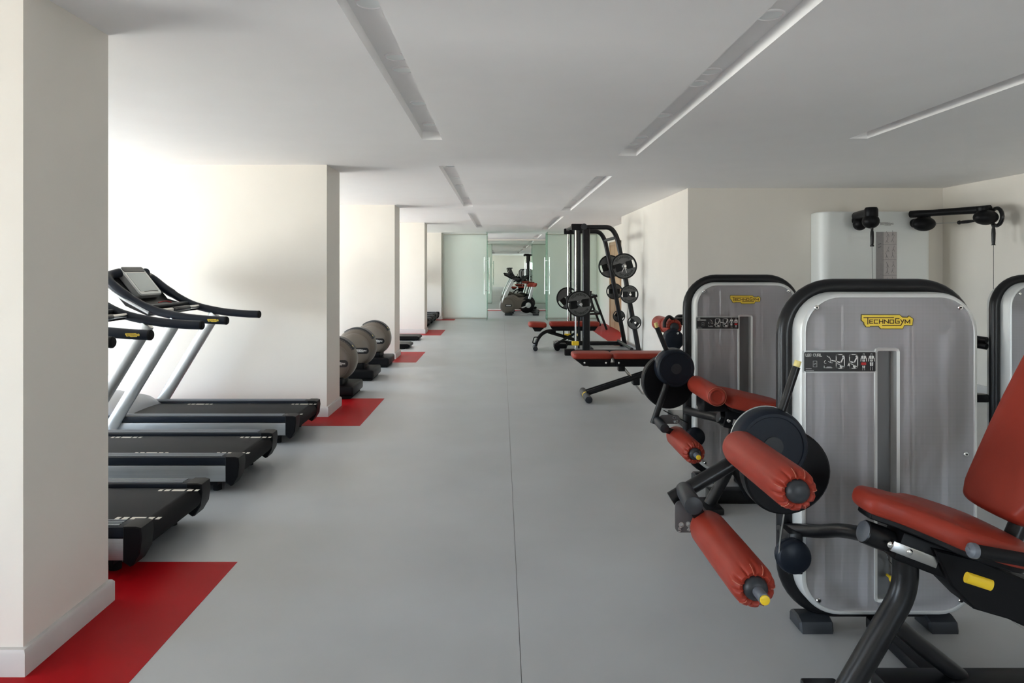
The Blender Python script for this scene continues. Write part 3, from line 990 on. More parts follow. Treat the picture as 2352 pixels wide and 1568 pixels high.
# ================================================================== strength machines: shrouded weight tower
def tower(t, cx, yt, words, diagram=0):
    """black tube loop, silver shell, smoked perforated front with slot, placard, badge and screws"""
    W, Z0, Z1, r = .852, .039, 1.495, .035
    zc = (Z0 + Z1) / 2
    yf = yt - .115
    ring = [Vector((cx + p[0], yt, zc + p[1])) for p in rrect(W - 2 * r, Z1 - Z0 - 2 * r, .205, 10)]
    obj('frame_loop', B().tube(ring, r, 16, closed=True, ref=(0, 1, 0)), 'black_metal', t, sharp=60)
    sh = B()
    ow, oh = .742, 1.345
    lo = rrect(ow, oh, .165, 10)
    M = face_y(cx, yf, zc)
    secs = [(inset(lo, .03), -.225), (inset(lo, .004), -.225), (lo, -.215), (lo, -.02), (inset(lo, .006), -.006), (inset(lo, .016), 0.0), (inset(lo, .020), 0.0), (inset(lo, .024), -.006), (inset(lo, .024), -.03)]
    sh.skin([sh.ring([M @ Vector((p[0], p[1], z)) for p in lp]) for lp, z in secs], cap0=False, cap1=False)
    obj('shell', sh, 'silver_shell', t)
    pan = inset(lo, .022)
    sx0, sx1, sz0, sz1 = -.052, .028, .165 - zc, 1.197 - zc
    slot = rrect(sx1 - sx0, sz1 - sz0, .006, 2, (sx0 + sx1) / 2, (sz0 + sz1) / 2)
    fp = B()
    fp.flat_fill([pan, slot], M, -.004)
    front = obj('front_shroud', fp, 'shroud', t)
    obj('rear_shroud', B().prism(inset(lo, .006), M, -.226, -.222), 'stack_back', t)
    # slot frame and channel
    sf = B()
    so = inset(slot, -.014)
    sf.skin([sf.ring([M @ Vector((p[0], p[1], z)) for p in lp]) for lp, z in ((so, -.004), (inset(so, .003), .002), (slot, -.002), (slot, -.05))], cap0=False, cap1=False)
    obj('slot_frame', sf, 'silver_shell', t)
    obj('slot_back', B().prism(slot, M, -.052, -.048), 'slot_grey', t)
    # stack and rods behind the shroud
    for k in range(14):
        z = .14 + k * .042
        obj('weight_plate', B().box(cx - .20, cx + .16, yf + .07, yf + .17, z, z + .038, .003, 1), 'weight_stack', t)
    for x in (-.17, .13):
        obj('guide_rod', B().cyl((cx + x, yf + .06, .12), (cx + x, yf + .06, 1.38), .009, n=10), 'steel', t)
    for x0_, x1_ in ((-.30, -.255), (.235, .262), (-.105, -.075), (.075, .10)):
        obj('inner_channel', B().box(cx + x0_, cx + x1_, yf + .03, yf + .06, .42 if x0_ > .2 else .12, 1.26 if x0_ > .2 else 1.34, .003, 1), 'stack_light', t)
    obj('pulley_wheel', B().lathe((cx - .20, yf + .10, 1.30), (0, 1, 0), [(0, .02), (0, .075), (.015, .068), (.03, .075), (.03, .02)], 28), 'weight_stack', t)
    # selector pin on its cord
    pin = obj('selector_pin', B().lathe((cx + .002, yf - .004, .256), (0, -1, 0), [(-.03, .006), (0, .006), (.004, .013), (.014, .016), (.022, .012), (.025, .001)], 16), 'yellow', t)
    obj('cord', B().tube(catmull([(cx + .002, yf - .006, .268), (cx + .012, yf - .012, .30), (cx - .008, yf - .005, .33), (cx - .012, yf + .01, .36)], 5), .0022, 6), 'black_metal', pin)
    # placard with drawings
    px0, px1, pz0, pz1 = cx - .357, cx - .060, 1.112, 1.192
    pw, ph = px1 - px0, pz1 - pz0
    ho = obj('placard', B().prism(rrect(pw + .012, ph + .012, .004, 2, pw / 2, ph / 2), face_y(px0, yf + .003, pz0), -.002, .002), 'bezel', t)
    pc = face_y(px0, yf, pz0)
    obj('placard_face', B().prism(rrect(pw, ph, .004, 2, pw / 2, ph / 2), pc, 0, .0018), 'print_black', ho)
    MM = pc @ Matrix.Translation((0, 0, .0018))
    w = B()
    u = ph / 42.0                                             # placard drawn on a 155 x 42 grid
    if len(words) == 1:
        write(w, words[0], MM @ Matrix.Translation((3 * u, 33 * u, 0)), 5.4 * u, 1.3 * u)
    else:
        write(w, words[0], MM @ Matrix.Translation((3 * u, 36 * u, 0)), 4.2 * u, 1.0 * u)
        write(w, words[1], MM @ Matrix.Translation((3 * u, 30 * u, 0)), 4.2 * u, 1.0 * u)
    w.stroke([(19 * u, 10 * u), (27 * u, 10 * u), (27 * u, 23 * u), (19 * u, 23 * u)], .4 * u, MM, closed=True)
    w.stroke([(21 * u, 16 * u), (25 * u, 17 * u)], .7 * u, MM)
    w.stroke([(3 * u, 6.5 * u), (15 * u, 6.5 * u)], .6 * u, MM)
    w.stroke([(3 * u, 2.5 * u), (20 * u, 2.5 * u)], .6 * u, MM)
    # small sketch of the exercise
    for q in ([(49, 34), (53, 31)], [(54, 32), (57, 26), (57, 20)], [(43, 20), (44, 23), (46, 24)], [(44, 18), (47, 18)], [(52, 22), (58, 19), (61, 19)], [(43, 8), (43, 12)], [(46, 8), (60, 8)], [(49, 10), (58, 10)]):
        w.stroke([(a * u, b_ * u) for a, b_ in q], .9 * u, MM)
    for k, ox in enumerate((78, 107)):                         # two seated figures inside a machine loop
        lp = [(ox + p[0], 22 + p[1]) for p in rrect(18, 30, 4, 4)]
        w.stroke([(a * u, b_ * u) for a, b_ in lp], 1.5 * u, MM, closed=True)
        ox -= 0
        w.stroke([((ox + 6) * u, 29 * u), ((ox + 1) * u, 19 * u), ((ox - 8) * u, 22 * u)], 2.6 * u, MM)
        knee = (ox - 8, 22)
        ft = (ox - 18, 24) if (k == 0) != (diagram == 1) else (ox - 12, 13)
        w.stroke([(knee[0] * u, knee[1] * u), (ft[0] * u, ft[1] * u)], 2.0 * u, MM)
        w.stroke([((ox - 6) * u, 17 * u), ((ox + 7) * u, 11 * u)], 1.2 * u, MM)
        w.prism([(a * u, b_ * u) for a, b_ in circle(ox + 6.5, 33, 2.2, 12)], MM, 0, .0008)
        w.prism([(a * u, b_ * u) for a, b_ in circle(ox + 2, 11, 3.2, 12)], MM, 0, .0008)
    for k, ox in enumerate((129, 146)):                        # muscle charts, front and back
        G = lambda pts: w.prism([((ox + a_) * u, b_ * u) for a_, b_ in pts], MM, 0, .0008)
        w.stroke([((ox - 1.2) * u, 36 * u), ((ox - 1.2) * u, 39.5 * u), ((ox + 1.2) * u, 39.5 * u), ((ox + 1.2) * u, 36 * u)], .4 * u, MM)
        for s in (-1, 1):
            fl_ = (lambda L: L if s > 0 else [(-a_, b_) for a_, b_ in L][::-1])
            G(fl_([(.5, 27), (4.2, 28.5), (5.6, 32), (3.5, 34.5), (.5, 34.5)]))          # chest
            G(fl_([(.4, 21.5), (2.2, 21.5), (2.9, 26), (.4, 26)]))                       # belly
            G(fl_([(5.6, 22), (6.8, 22), (6.4, 30), (5.0, 29)]))                         # arm
            if k == diagram:
                G(fl_([(.6, 7.5), (2.4, 7.5), (3.0, 12.5), (.6, 12.5)]))
            else:
                G(fl_([(.5, 12), (3.0, 12), (3.6, 20), (.5, 20)]))                       # thigh
            w.stroke([((ox + s * 1.8) * u, 10 * u), ((ox + s * 2.2) * u, 3 * u)], .5 * u, MM)
    obj('placard_print', w, 'print_white', ho)
    rd = B()
    ox = (129, 146)[diagram]
    rd.stroke([((ox - 2.4) * u, 17 * u), ((ox + 2.4) * u, 17 * u)], 5.5 * u, MM, .0007)
    obj('placard_mark', rd, 'print_red', ho)
    logo(t, face_y(cx - .013, yf + .004, 1.318), .222)
    for (x, z) in ((-.305, 1.377), (.292, 1.377), (-.296, .16), (.295, .16), (.316, .768)):
        s_ = obj('screw', B().lathe((cx + x, yf + .006, z), (0, -1, 0), [(0, .0105), (.006, .0105), (.009, .008), (.0095, .001)], 14), 'chrome', t)
        obj('screw_socket', B().cyl((cx + x, yf - .003, z), (cx + x, yf - .0042, z), .0045, n=6), 'print_black', s_)
    for x0, x1 in ((-.353, -.211), (.193, .318)):
        prof = [(yt - .075, 0), (yt + .045, 0), (yt + .045, .045), (yt + .02, .06), (yt - .03, .06), (yt - .065, .045)]
        Mx = Matrix(((0, 0, 1, cx + x0), (1, 0, 0, 0), (0, 1, 0, 0), (0, 0, 0, 1)))
        obj('foot', B().prism(prof, Mx, 0, x1 - x0, .008), 'charcoal_plastic', t)


def roller(name, t, x, z, y0, y1, r, tip=None, cap=True, pleats=11):
    """upholstered roll along Y; gathered at its near end y0"""
    L = y1 - y0
    prof = [(0.004, r * .52), (-.004, r * .62), (-.006, r * .74), (.002, r * .88), (.016, r * .97), (.035, r), (.06, r * 1.005), (L * .5, r * 1.01), (L - .04, r), (L - .015, r * .93), (L - .003, r * .75), (L, r * .5)]
    depth = {0: .04, 1: .13, 2: .20, 3: .18, 4: .09, 5: .025}

    def mod(a, i):
        return 1 - depth.get(i, 0) * (max(0, math.cos(a * pleats)) ** 3) if cap else 1
    ro = obj(name, B().lathe((x, y0, z), (0, 1, 0), prof, 88, mod=mod if cap else None), 'red_leather', t, sharp=50)
    if cap:
        th = B()
        for k in range(pleats):
            a = 2 * PI * (k + .5) / pleats + .12
            pts = []
            for dy, rr in ((-.006, .66), (-.006, .76), (.003, .90), (.018, .985)):
                pts.append(Vector((x + math.sin(a) * r * rr, y0 + dy - .001, z + math.cos(a) * r * rr)))
            if k % 2 == 0:
                th.tube(pts, .0011, 5)
        obj('gather_seam', th, 'seam_thread', ro)
        c = .56 * r
        cp = obj('end_cap', B().lathe((x, y0 + .004, z), (0, -1, 0), [(-.004, c), (.006, c * .99), (.016, c * .9), (.023, c * .68), (.026, c * .55), (.026, .001)], 30), 'charcoal_plastic', ro, sharp=50)
        if tip:
            ax = obj('axle', B().cyl((x, y0 - .015, z), (x, y0 - .072, z), .0165, n=20, bev=.002), 'grey_trim', ro)
            obj('axle_tip', B().cyl((x, y0 - .0715, z), (x, y0 - .078, z), .0145, n=20, bev=.002), 'yellow', ro)
    else:
        sm = B()
        sm.tube([Vector((x + math.cos(a) * r * .93, y0 + .002, z + math.sin(a) * r * .93)) for a in [2 * PI * k / 40 for k in range(40)]], .0014, 5, closed=True, ref=(0, 1, 0))
        obj('piping', sm, 'seam_thread', ro)
    return ro


def hinge_disc(t, c, r, y0, y1):
    d = obj('hinge_disc', B().lathe((c[0], y0, c[1]), (0, 1, 0), [(.004, .001), (.004, r * .80), (0, r * .82), (0, r * .9), (.012, r * .97), (.03, r), (y1 - y0, r)], 56), 'blue_black', t, sharp=40)
    obj('disc_rim', B().lathe((c[0], y1 - .008, c[1]), (0, 1, 0), [(0, r), (.0, r * 1.015), (.008, r * 1.015), (.008, r)], 56), 'silver_paint', d)
    obj('disc_hub', B().lathe((c[0], y0 + .004, c[1]), (0, -1, 0), [(-.002, r * .28), (.003, r * .27), (.003, .001)], 28), 'charcoal_plastic', d)
    return d


def seat_frame_matrix(org, tilt):
    """x along the seat towards its back, y across (Y), z up; tilted down towards the back by tilt degrees"""
    return Matrix.Translation(org) @ Matrix.Rotation(R(tilt), 4, 'Y')


# ------------------------------------------------------------------ leg curl machine (front right)
lc = thing('leg_curl_machine', 'leg curl machine with silver weight tower and red padding, nearest the camera', 'gym machine', (1.55, 2.6, 0), 'leg strength machines')
CXA, YTA = 1.614, 2.95
tower(lc, CXA, YTA, ('LEG CURL',), 0)
cc = P(1796, 1078, 2.68)
cam_o = [(p[0], p[1]) for p in [(cc.x + .168 * math.cos(R(a)) * (1.0 + .07 * math.cos(R(a + 20))), cc.z + .168 * math.sin(R(a))) for a in range(0, 360, 8)]]
MC = Matrix(((1, 0, 0, 0), (0, 0, -1, 2.72), (0, 1, 0, 0), (0, 0, 0, 1)))
cam_part = obj('cam_cover', B().prism(cam_o, MC, 0, .07, .008), 'black_plastic', lc)
dc = P(1770, 1022, 2.60)
hinge_disc(lc, (dc.x, dc.z), .139, 2.57, 2.65)
st = obj('range_lever', B().tube([P(1795, 945, 2.63), P(1829, 842, 2.63)], .0155, 14), 'black_metal', lc)
obj('lever_tip', B().cyl(P(1829, 842, 2.63), P(1833.5, 828, 2.63), .0125, n=16, bev=.002), 'pale_yellow', st)
la = obj('leg_lever', B().tube([P(1720, 1040, 2.615), P(1541, 1146, 2.615)], .0275, 20), 'black_metal', lc)
pv = obj('lever_joint', B().cyl((.700, 2.62, .690), (.684, 2.43, .694), .0325, n=24, bev=.003), 'charcoal_plastic', lc)
obj('joint_link', B().tube([(.69, 2.50, .685), (.735, 2.52, .62), (.762, 2.52, .58)], .020, 10, flat=(.6, 1.2)), 'black_metal', lc)
# selector plate with pin holes and engraved numbers
pc_ = P(1576, 1165, 2.56)
MP = face_y(pc_.x, 2.56, pc_.z)
sp = B()
po = rrect(.082, .118, .02, 5, .0, -.035)
holes = [circle(-.018, -.065, .0085, 12), circle(.008, -.062, .0085, 12)]
sp.flat_fill([po] + [list(reversed(h)) for h in holes], MP, 0.0)
sp.flat_fill([po] + [list(reversed(h)) for h in holes], MP, -.006)
sp.skin([sp.ring([MP @ Vector((p[0], p[1], z)) for p in po]) for z in (0, -.006)], cap0=False, cap1=False)
sel = obj('selector_plate', sp, 'weight_stack', lc)
sd = B()
write(sd, '5', MP @ Matrix.Translation((-.028, -.090, .0005)), .014, .003)
write(sd, '4', MP @ Matrix.Translation((.004, -.088, .0005)), .014, .003)
for h in holes:
    sd.stroke(h, .003, MP @ Matrix.Translation((0, 0, .0005)), closed=True)
obj('plate_numbers', sd, 'print_white', sel)
roller('ankle_roller', lc, .762, .580, 2.05, 2.55, .067, tip=True)
roller('thigh_roller', lc, .888, .871, 2.05, 2.57, .066)
# cable and pulley
pu = P(1822, 1277, 2.78)
pl_ = obj('cable_pulley', B().lathe((pu.x, 2.755, pu.z), (0, 1, 0), [(0, .001), (0, .060), (.006, .066), (.022, .070), (.028, .062), (.036, .070), (.055, .066), (.055, .001)], 36), 'blue_black', lc, sharp=50)
obj('pulley_bracket', B().box(pu.x - .01, pu.x + .05, 2.80, 2.90, pu.z - .085, pu.z + .085, .006), 'black_metal', pl_)
obj('cable', B().tube(catmull([P(1803, 1168, 2.70), P(1798, 1200, 2.72), P(1791, 1250, 2.76), P(1790, 1284, 2.77)], 6), .0035, 8), 'steel', lc)
# seat carrier
obj('carrier_tube', B().tube(catmull([(1.205, 2.94, .415), (1.235, 2.86, .445), (1.275, 2.74, .485), (1.292, 2.62, .535), (1.296, 2.48, .578), (1.30, 2.38, .60)], 6), .0265, 16), 'black_metal', lc)
M = seat_frame_matrix(Vector((1.25, 2.36, .632)), 21)
rl = obj('seat_rail', B().lathe(M @ Vector((0, 0, 0)), M.to_3x3() @ Vector((1, 0, 0)), [(0, .036), (.003, .040), (.075, .041), (.076, .037), (.70, .037)], 28), 'black_metal', lc)
obj('rail_cap', B().lathe(M @ Vector((.004, 0, 0)), M.to_3x3() @ Vector((-1, 0, 0)), [(0, .037), (.006, .036), (.008, .032), (.008, .001)], 28), 'grey_trim', rl)
blk = B()
blk.box(.10, .74, -.050, .050, -.045, .055, .008, M=M)
cr_ = obj('seat_carriage', blk, 'black_plastic', lc)
obj('rail_strip', B().box(.075, .24, -.0565, -.046, -.020, .016, .002, M=M), 'steel', cr_)
for q in (.065, .135, .235):
    a_ = M @ Vector((q, -.056, .0 if q < .2 else .022))
    obj('bolt', B().lathe(a_, (0, -1, 0), [(0, .011), (.004, .011), (.008, .006), (.0085, .001)], 12), 'chrome', cr_)
side = [(.20, .04), (.30, -.055), (.40, -.10), (.52, -.09), (.80, -.11), (.80, .045), (.35, .06)]
obj('side_cover', B().prism(side, M @ Matrix(((1, 0, 0, 0), (0, 0, -1, .06), (0, 1, 0, 0), (0, 0, 0, 1))), 0, .13, .006), 'black_plastic', cr_)
# saddle-shaped seat
seat_o = catmull2([(0, .0), (.012, -.060), (.06, -.078), (.12, -.090), (.185, -.135), (.25, -.195), (.32, -.215), (.42, -.212), (.52, -.17), (.555, -.07), (.555, .07), (.52, .17), (.42, .212), (.32, .215), (.25, .195), (.185, .135), (.12, .090), (.06, .078), (.012, .060)], 4)
MS = seat_frame_matrix(Vector((1.225, 2.365, .715)), 17.5)
seat = obj('seat', B().cushion(seat_o, MS, .072, .030, crown=.010, seg=5), 'red_leather', lc, sharp=60)
obj('seat_base', B().prism(inset(seat_o, .03), MS, -.018, .006, .004), 'black_plastic', lc)
# backrest
up = Vector((.454, 0, .891))
nb = Vector((-.891, 0, .454))
bc = Vector((1.682, 2.385, .705)) + up * .40
MB = Matrix(((0, up.x, nb.x, bc.x), (-1, up.y, nb.y, bc.y), (0, up.z, nb.z, bc.z), (0, 0, 0, 1)))
MB = MB @ Matrix.Translation((0, 0, -.085))
bo = catmull2([(-.10, -.40), (-.145, -.36), (-.16, -.28), (-.175, .0), (-.165, .30), (-.12, .39), (0, .405), (.12, .39), (.165, .30), (.175, .0), (.16, -.28), (.145, -.36), (.10, -.40)][::-1], 4)
bk_ = obj('backrest', B().cushion(bo, MB, .085, .026, crown=.012, seg=5), 'red_leather', lc, sharp=60)
obj('backrest_support', B().tube(fillet([(1.72, 2.385, .40), (1.79, 2.385, .62), (2.05, 2.385, 1.12)], .1), .030, 12), 'black_metal', lc)
obj('backrest_plate', B().prism(rrect(.22, .5, .03, 4), MB, -.012, .002), 'black_plastic', lc)
# hand grip and yellow adjusting lever
g0, g1 = P(2229, 1263, 2.10), P(2420, 1297, 2.10)
gr = obj('hand_grip', B().cyl(g0, g1, .0205, n=20), 'dark_rubber', lc)
dg = (g1 - g0).normalized()
obj('grip_end', B().lathe(g0 + dg * .004, -dg, [(-.012, .023), (0, .0235), (.004, .022), (.009, .014), (.011, .010), (.015, .008), (.015, .001)], 22), 'grey_trim', gr)
obj('grip_bracket', B().tube([g1, g1 + Vector((.08, .12, -.06)), (1.86, 2.385, .40)], .018, 10), 'black_metal', lc)
y0_, y1_ = P(2219, 1325, 2.15), P(2277, 1344, 2.15)
lv = obj('adjusting_lever', B().tube([y0_, (y0_ + y1_) / 2, y1_], .0175, 16, flat=(.6, 1)), 'yellow', lc)
# stand
obj('stand_post', B().tube(fillet([(1.394, 2.36, .575), (1.398, 2.36, .43), (1.205, 2.36, .10), (1.165, 2.36, .03)], .16, 8), .041, 24), 'black_metal', lc)
obj('stand_foot', B().box(1.09, 1.22, 2.22, 2.50, 0, .045, .01), 'black_metal', lc)
obj('stand_brace', B().tube([(1.36, 2.38, .31), (1.50, 2.44, .19), (1.68, 2.50, .045)], .030, 16), 'black_metal', lc)
obj('base_bar', B().box(1.37, 2.45, 2.44, 2.54, 0, .058, .008), 'black_metal', lc)
obj('base_link', B().box(1.56, 1.66, 2.50, 2.93, 0, .05, .008), 'black_metal', lc)
obj('rear_strut', B().tube([(1.90, 2.385, .40), (2.02, 2.42, .30), (2.30, 2.49, .04)], .026, 12), 'black_metal', lc)

# ------------------------------------------------------------------ leg extension machine (second)
le = thing('leg_extension_machine', 'leg extension machine with silver weight tower and red padding, behind the nearest one', 'gym machine', (1.7, 4.6, 0), 'leg strength machines')
CXB, YTB = 1.742, 4.96
tower(le, CXB, YTB, ('LEG', 'EXTENSION'), 1)
c2 = P(1535, 876, 4.68)
cam2 = [(c2.x + .178 * math.cos(R(a)), c2.z + .178 * math.sin(R(a)) * 1.03) for a in range(0, 360, 8)]
M2 = Matrix(((1, 0, 0, 0), (0, 0, -1, 4.74), (0, 1, 0, 0), (0, 0, 0, 1)))
obj('cam_cover', B().prism(cam2, M2, 0, .08, .008), 'black_plastic', le)
d2 = P(1552, 846, 4.58)
hinge_disc(le, (d2.x, d2.z), .128, 4.56, 4.67)
st = obj('range_lever', B().tube([P(1531, 805, 4.64), P(1509, 752, 4.64)], .0165, 14), 'black_metal', le)
obj('lever_tip', B().cyl(P(1509, 752, 4.64), P(1505.5, 741, 4.64), .0125, n=16, bev=.002), 'pale_yellow', st)
obj('leg_lever', B().tube([P(1531, 882, 4.55), P(1500, 972, 4.55)], .021, 18), 'black_metal', le)
obj('lever_joint', B().cyl(P(1508, 963, 4.56), P(1527, 984, 4.38), .030, n=22, bev=.003), 'charcoal_plastic', le)
obj('joint_link', B().tube([P(1522, 984, 4.45), (1.12, 4.46, .47), (1.156, 4.46, .43)], .018, 10, flat=(.6, 1.2)), 'black_metal', le)
p2 = P(1538, 963, 4.52)
MP = face_y(p2.x, 4.52, p2.z)
po = rrect(.135, .06, .025, 5)
holes = [circle(.030, .012, .009, 12), circle(.034, -.014, .009, 12)]
sp = B()
sp.flat_fill([po] + [list(reversed(h)) for h in holes], MP, 0.0)
sp.flat_fill([po] + [list(reversed(h)) for h in holes], MP, -.006)
sp.skin([sp.ring([MP @ Vector((p[0], p[1], z)) for p in po]) for z in (0, -.006)], cap0=False, cap1=False)
sel = obj('selector_plate', sp, 'weight_stack', le)
sd = B()
write(sd, '2', MP @ Matrix.Translation((.045, -.022, .0005)), .016, .003)
for h in holes:
    sd.stroke(h, .004, MP @ Matrix.Translation((0, 0, .0005)), closed=True)
obj('plate_numbers', sd, 'print_white', sel)
roller('ankle_roller', le, 1.156, .431, 4.08, 4.55, .066, tip=True)
roller('knee_roll', le, 1.302, .764, 4.12, 4.60, .060, cap=False)
obj('knee_roll_bracket', B().box(1.27, 1.42, 4.28, 4.46, .64, .72, .01), 'black_plastic', le)
pu = P(1596, 1002, 4.78)
obj('cable_pulley', B().lathe((pu.x, 4.74, pu.z), (0, 1, 0), [(0, .001), (0, .056), (.006, .062), (.022, .066), (.028, .058), (.036, .066), (.05, .062), (.05, .001)], 30), 'blue_black', le, sharp=50)
obj('cable', B().tube([P(1524, 942, 4.70), P(1582, 972, 4.75)], .004, 6), 'black_metal', le)
obj('carrier_tube', B().tube(catmull([(1.335, 4.93, .515), (1.39, 4.78, .52), (1.45, 4.58, .535), (1.485, 4.40, .525), (1.50, 4.35, .50)], 6), .029, 16), 'black_metal', le)
M = seat_frame_matrix(Vector((1.36, 4.35, .60)), 14)
rl = obj('seat_rail', B().lathe(M @ Vector((.02, 0, 0)), M.to_3x3() @ Vector((1, 0, 0)), [(0, .036), (.003, .040), (.60, .038)], 24), 'black_metal', le)
cr_ = obj('seat_carriage', B().box(.05, .62, -.05, .05, -.05, .075, .008, M=M), 'black_plastic', le)
obj('rail_strip', B().box(.10, .25, -.057, -.046, -.022, .016, .002, M=M), 'steel', cr_)
for q in (.07, .17, .29):
    obj('bolt', B().lathe(M @ Vector((q, -.057, .0 if q < .2 else .03)), (0, -1, 0), [(0, .012), (.004, .012), (.008, .006), (.0085, .001)], 12), 'chrome', cr_)
so2 = catmull2([(0, 0), (.0, -.15), (.04, -.19), (.20, -.20), (.40, -.19), (.44, -.12), (.445, 0), (.44, .12), (.40, .19), (.20, .20), (.04, .19), (.0, .15)], 4)
MS = seat_frame_matrix(Vector((1.39, 4.36, .685)), 13)
obj('seat', B().cushion(so2, MS, .085, .032, crown=.010), 'red_leather', le, sharp=60)
obj('seat_base', B().prism(inset(so2, .03), MS, -.018, .006, .004), 'black_plastic', le)
up2 = Vector((math.sin(R(22)), 0, math.cos(R(22))))
nb2 = Vector((-up2.z, 0, up2.x))
bc2 = Vector((1.80, 4.36, .73)) + up2 * .36
MB = Matrix(((0, up2.x, nb2.x, bc2.x), (-1, 0, 0, bc2.y), (0, up2.z, nb2.z, bc2.z), (0, 0, 0, 1))) @ Matrix.Translation((0, 0, -.085))
obj('backrest', B().cushion([(p[0] * 1.05, p[1] * .9) for p in bo], MB, .085, .026, crown=.012), 'red_leather', le, sharp=60)
obj('backrest_support', B().tube(fillet([(1.80, 4.36, .42), (1.88, 4.36, .66), (2.02, 4.36, 1.10)], .1), .030, 12), 'black_metal', le)
obj('stand_post', B().tube(fillet([(1.492, 4.37, .56), (1.480, 4.37, .30), (1.33, 4.37, .03)], .12, 8), .036, 20), 'black_metal', le)
obj('stand_foot', B().box(1.27, 1.39, 4.25, 4.49, 0, .04, .01), 'black_metal', le)
obj('base_bar', B().box(1.36, 2.10, 4.46, 4.56, 0, .085, .008), 'black_metal', le)
obj('base_link', B().box(1.68, 1.78, 4.52, 4.95, 0, .05, .008), 'black_metal', le)
obj('stand_brace', B().tube([(1.47, 4.38, .30), (1.62, 4.46, .05)], .028, 14), 'black_metal', le)
obj('rear_strut', B().tube([(1.80, 4.36, .44), (2.05, 4.50, .04)], .026, 12), 'black_metal', le)

# ------------------------------------------------------------------ third tower at the right edge
rt = thing('weight_machine', 'silver weight tower with black loop, cut by the right edge of the photo', 'gym machine', (3.93, 4.9, 0), 'leg strength machines')
CXC, YTC = 3.930, 4.90
W_ = .852
zc = .767
ring = [Vector((CXC + p[0], YTC, zc + p[1])) for p in rrect(W_ - .07, 1.386, .205, 10)]
obj('frame_loop', B().tube(ring, .035, 16, closed=True, ref=(0, 1, 0)), 'black_metal', rt, sharp=60)
lo = rrect(.742, 1.345, .165, 10)
M = face_y(CXC, YTC - .115, zc)
sh = B()
secs = [(inset(lo, .03), -.225), (inset(lo, .004), -.225), (lo, -.215), (lo, -.02), (inset(lo, .006), -.006), (inset(lo, .016), 0.0), (inset(lo, .020), 0.0), (inset(lo, .024), -.006), (inset(lo, .024), -.03)]
sh.skin([sh.ring([M @ Vector((p[0], p[1], z)) for p in lp]) for lp, z in secs], cap0=False, cap1=False)
obj('shell', sh, 'silver_shell', rt)
fp = B()
fp.flat_fill([inset(lo, .022)], M, -.004)
obj('front_shroud', fp, 'shroud', rt)
obj('rear_shroud', B().prism(inset(lo, .006), M, -.226, -.222), 'stack_back', rt)
obj('pulley_wheel', B().lathe((CXC - .22, YTC - .02, 1.32), (0, 1, 0), [(0, .02), (0, .085), (.015, .078), (.03, .085), (.03, .02)], 28), 'weight_stack', rt)
for k in range(14):
    obj('weight_plate', B().box(CXC - .20, CXC + .16, YTC - .045, YTC + .055, .14 + k * .042, .178 + k * .042, .003, 1), 'weight_stack', rt)
for (x, z) in ((-.295, 1.362), (.295, 1.362), (-.296, .16), (.295, .16)):
    s_ = obj('screw', B().lathe((CXC + x, YTC - .109, z), (0, -1, 0), [(0, .0105), (.006, .0105), (.009, .008), (.0095, .001)], 14), 'chrome', rt)
for x0, x1 in ((-.353, -.211), (.193, .318)):
    obj('foot', B().box(CXC + x0, CXC + x1, YTC - .13, YTC + .15, 0, .058, .01), 'charcoal_plastic', rt)
# press arms and pads that stick out on its left
for z in (1.035, .99):
    obj('press_arm', B().tube([(2.95, 5.25, z), (3.40, 5.22, z), (3.54, 4.98, z - .02)], .024, 12), 'black_metal', rt)
obj('arm_pad', B().cushion(rrect(.20, .24, .08, 6), face_y(3.40, 5.30, .79), .10, .04), 'dark_rubber', rt)
obj('pivot_knob', B().lathe((3.42, 5.0, .70), (0, -1, 0), [(-.1, .045), (0, .045), (.01, .038), (.012, .001)], 20), 'black_plastic', rt)
obj('lever_bar', B().box(3.0, 3.56, 4.98, 5.06, .56, .62, .01), 'black_metal', rt)
for z, r_ in ((.44, .10), (.26, .08)):
    obj('pivot_disc', B().lathe((3.42, 5.12, z), (0, -1, 0), [(0, r_), (.04, r_), (.05, r_ * .85), (.052, .001)], 30), 'black_plastic', rt)
obj('lower_bar', B().box(3.1, 3.56, 5.0, 5.08, .10, .16, .01), 'black_metal', rt)
obj('lower_leg', B().box(3.28, 3.36, 4.98, 5.30, 0, 1.06, .01), 'black_metal', rt)

# ------------------------------------------------------------------ fourth machine, half hidden behind the leg extension tower
bm_ = thing('torso_machine', 'black machine with two red rollers and a round weight arm, behind the leg extension', 'gym machine', (1.9, 6.8, 0))
c = P(1545, 778, 6.65)
obj('weight_arm_disc', B().lathe((c.x, 6.58, c.z), (0, 1, 0), [(0, .001), (0, .085), (.008, .094), (.10, .096), (.11, .09), (.11, .001)], 36), 'blue_black', bm_, sharp=50)
for (x, y) in ((1550, 763), (1547, 800)):
    q = P(x, y, 6.57)
    obj('bolt', B().lathe((q.x + .03, 6.583, q.z - .01), (0, -1, 0), [(0, .012), (.005, .011), (.007, .001)], 10), 'chrome', bm_)
roller('chest_roller', bm_, P(1546, 750, 6.75).x, P(1546, 750, 6.75).z, 6.70, 7.05, .080)
roller('back_roller', bm_, P(1527, 746, 7.0).x, P(1527, 746, 7.0).z, 6.95, 7.30, .078, cap=False)
obj('roller_handle', B().tube(catmull([P(1526, 752, 6.7), P(1527, 738, 6.7), P(1536, 727, 6.7), P(1546, 732, 6.72), P(1556, 733, 6.8), P(1575, 732, 6.9)], 5), .017, 10), 'black_metal', bm_)
obj('roller_arm', B().tube([P(1546, 750, 6.88), (1.78, 6.9, 1.02), (2.0, 6.9, .95)], .03, 12), 'black_metal', bm_)
obj('top_pad', B().cushion(rrect(.30, .11, .05, 5), face_y(P(1575, 735, 6.95).x + .05, 7.05, P(1575, 735, 6.95).z), .12, .04), 'black_plastic', bm_)
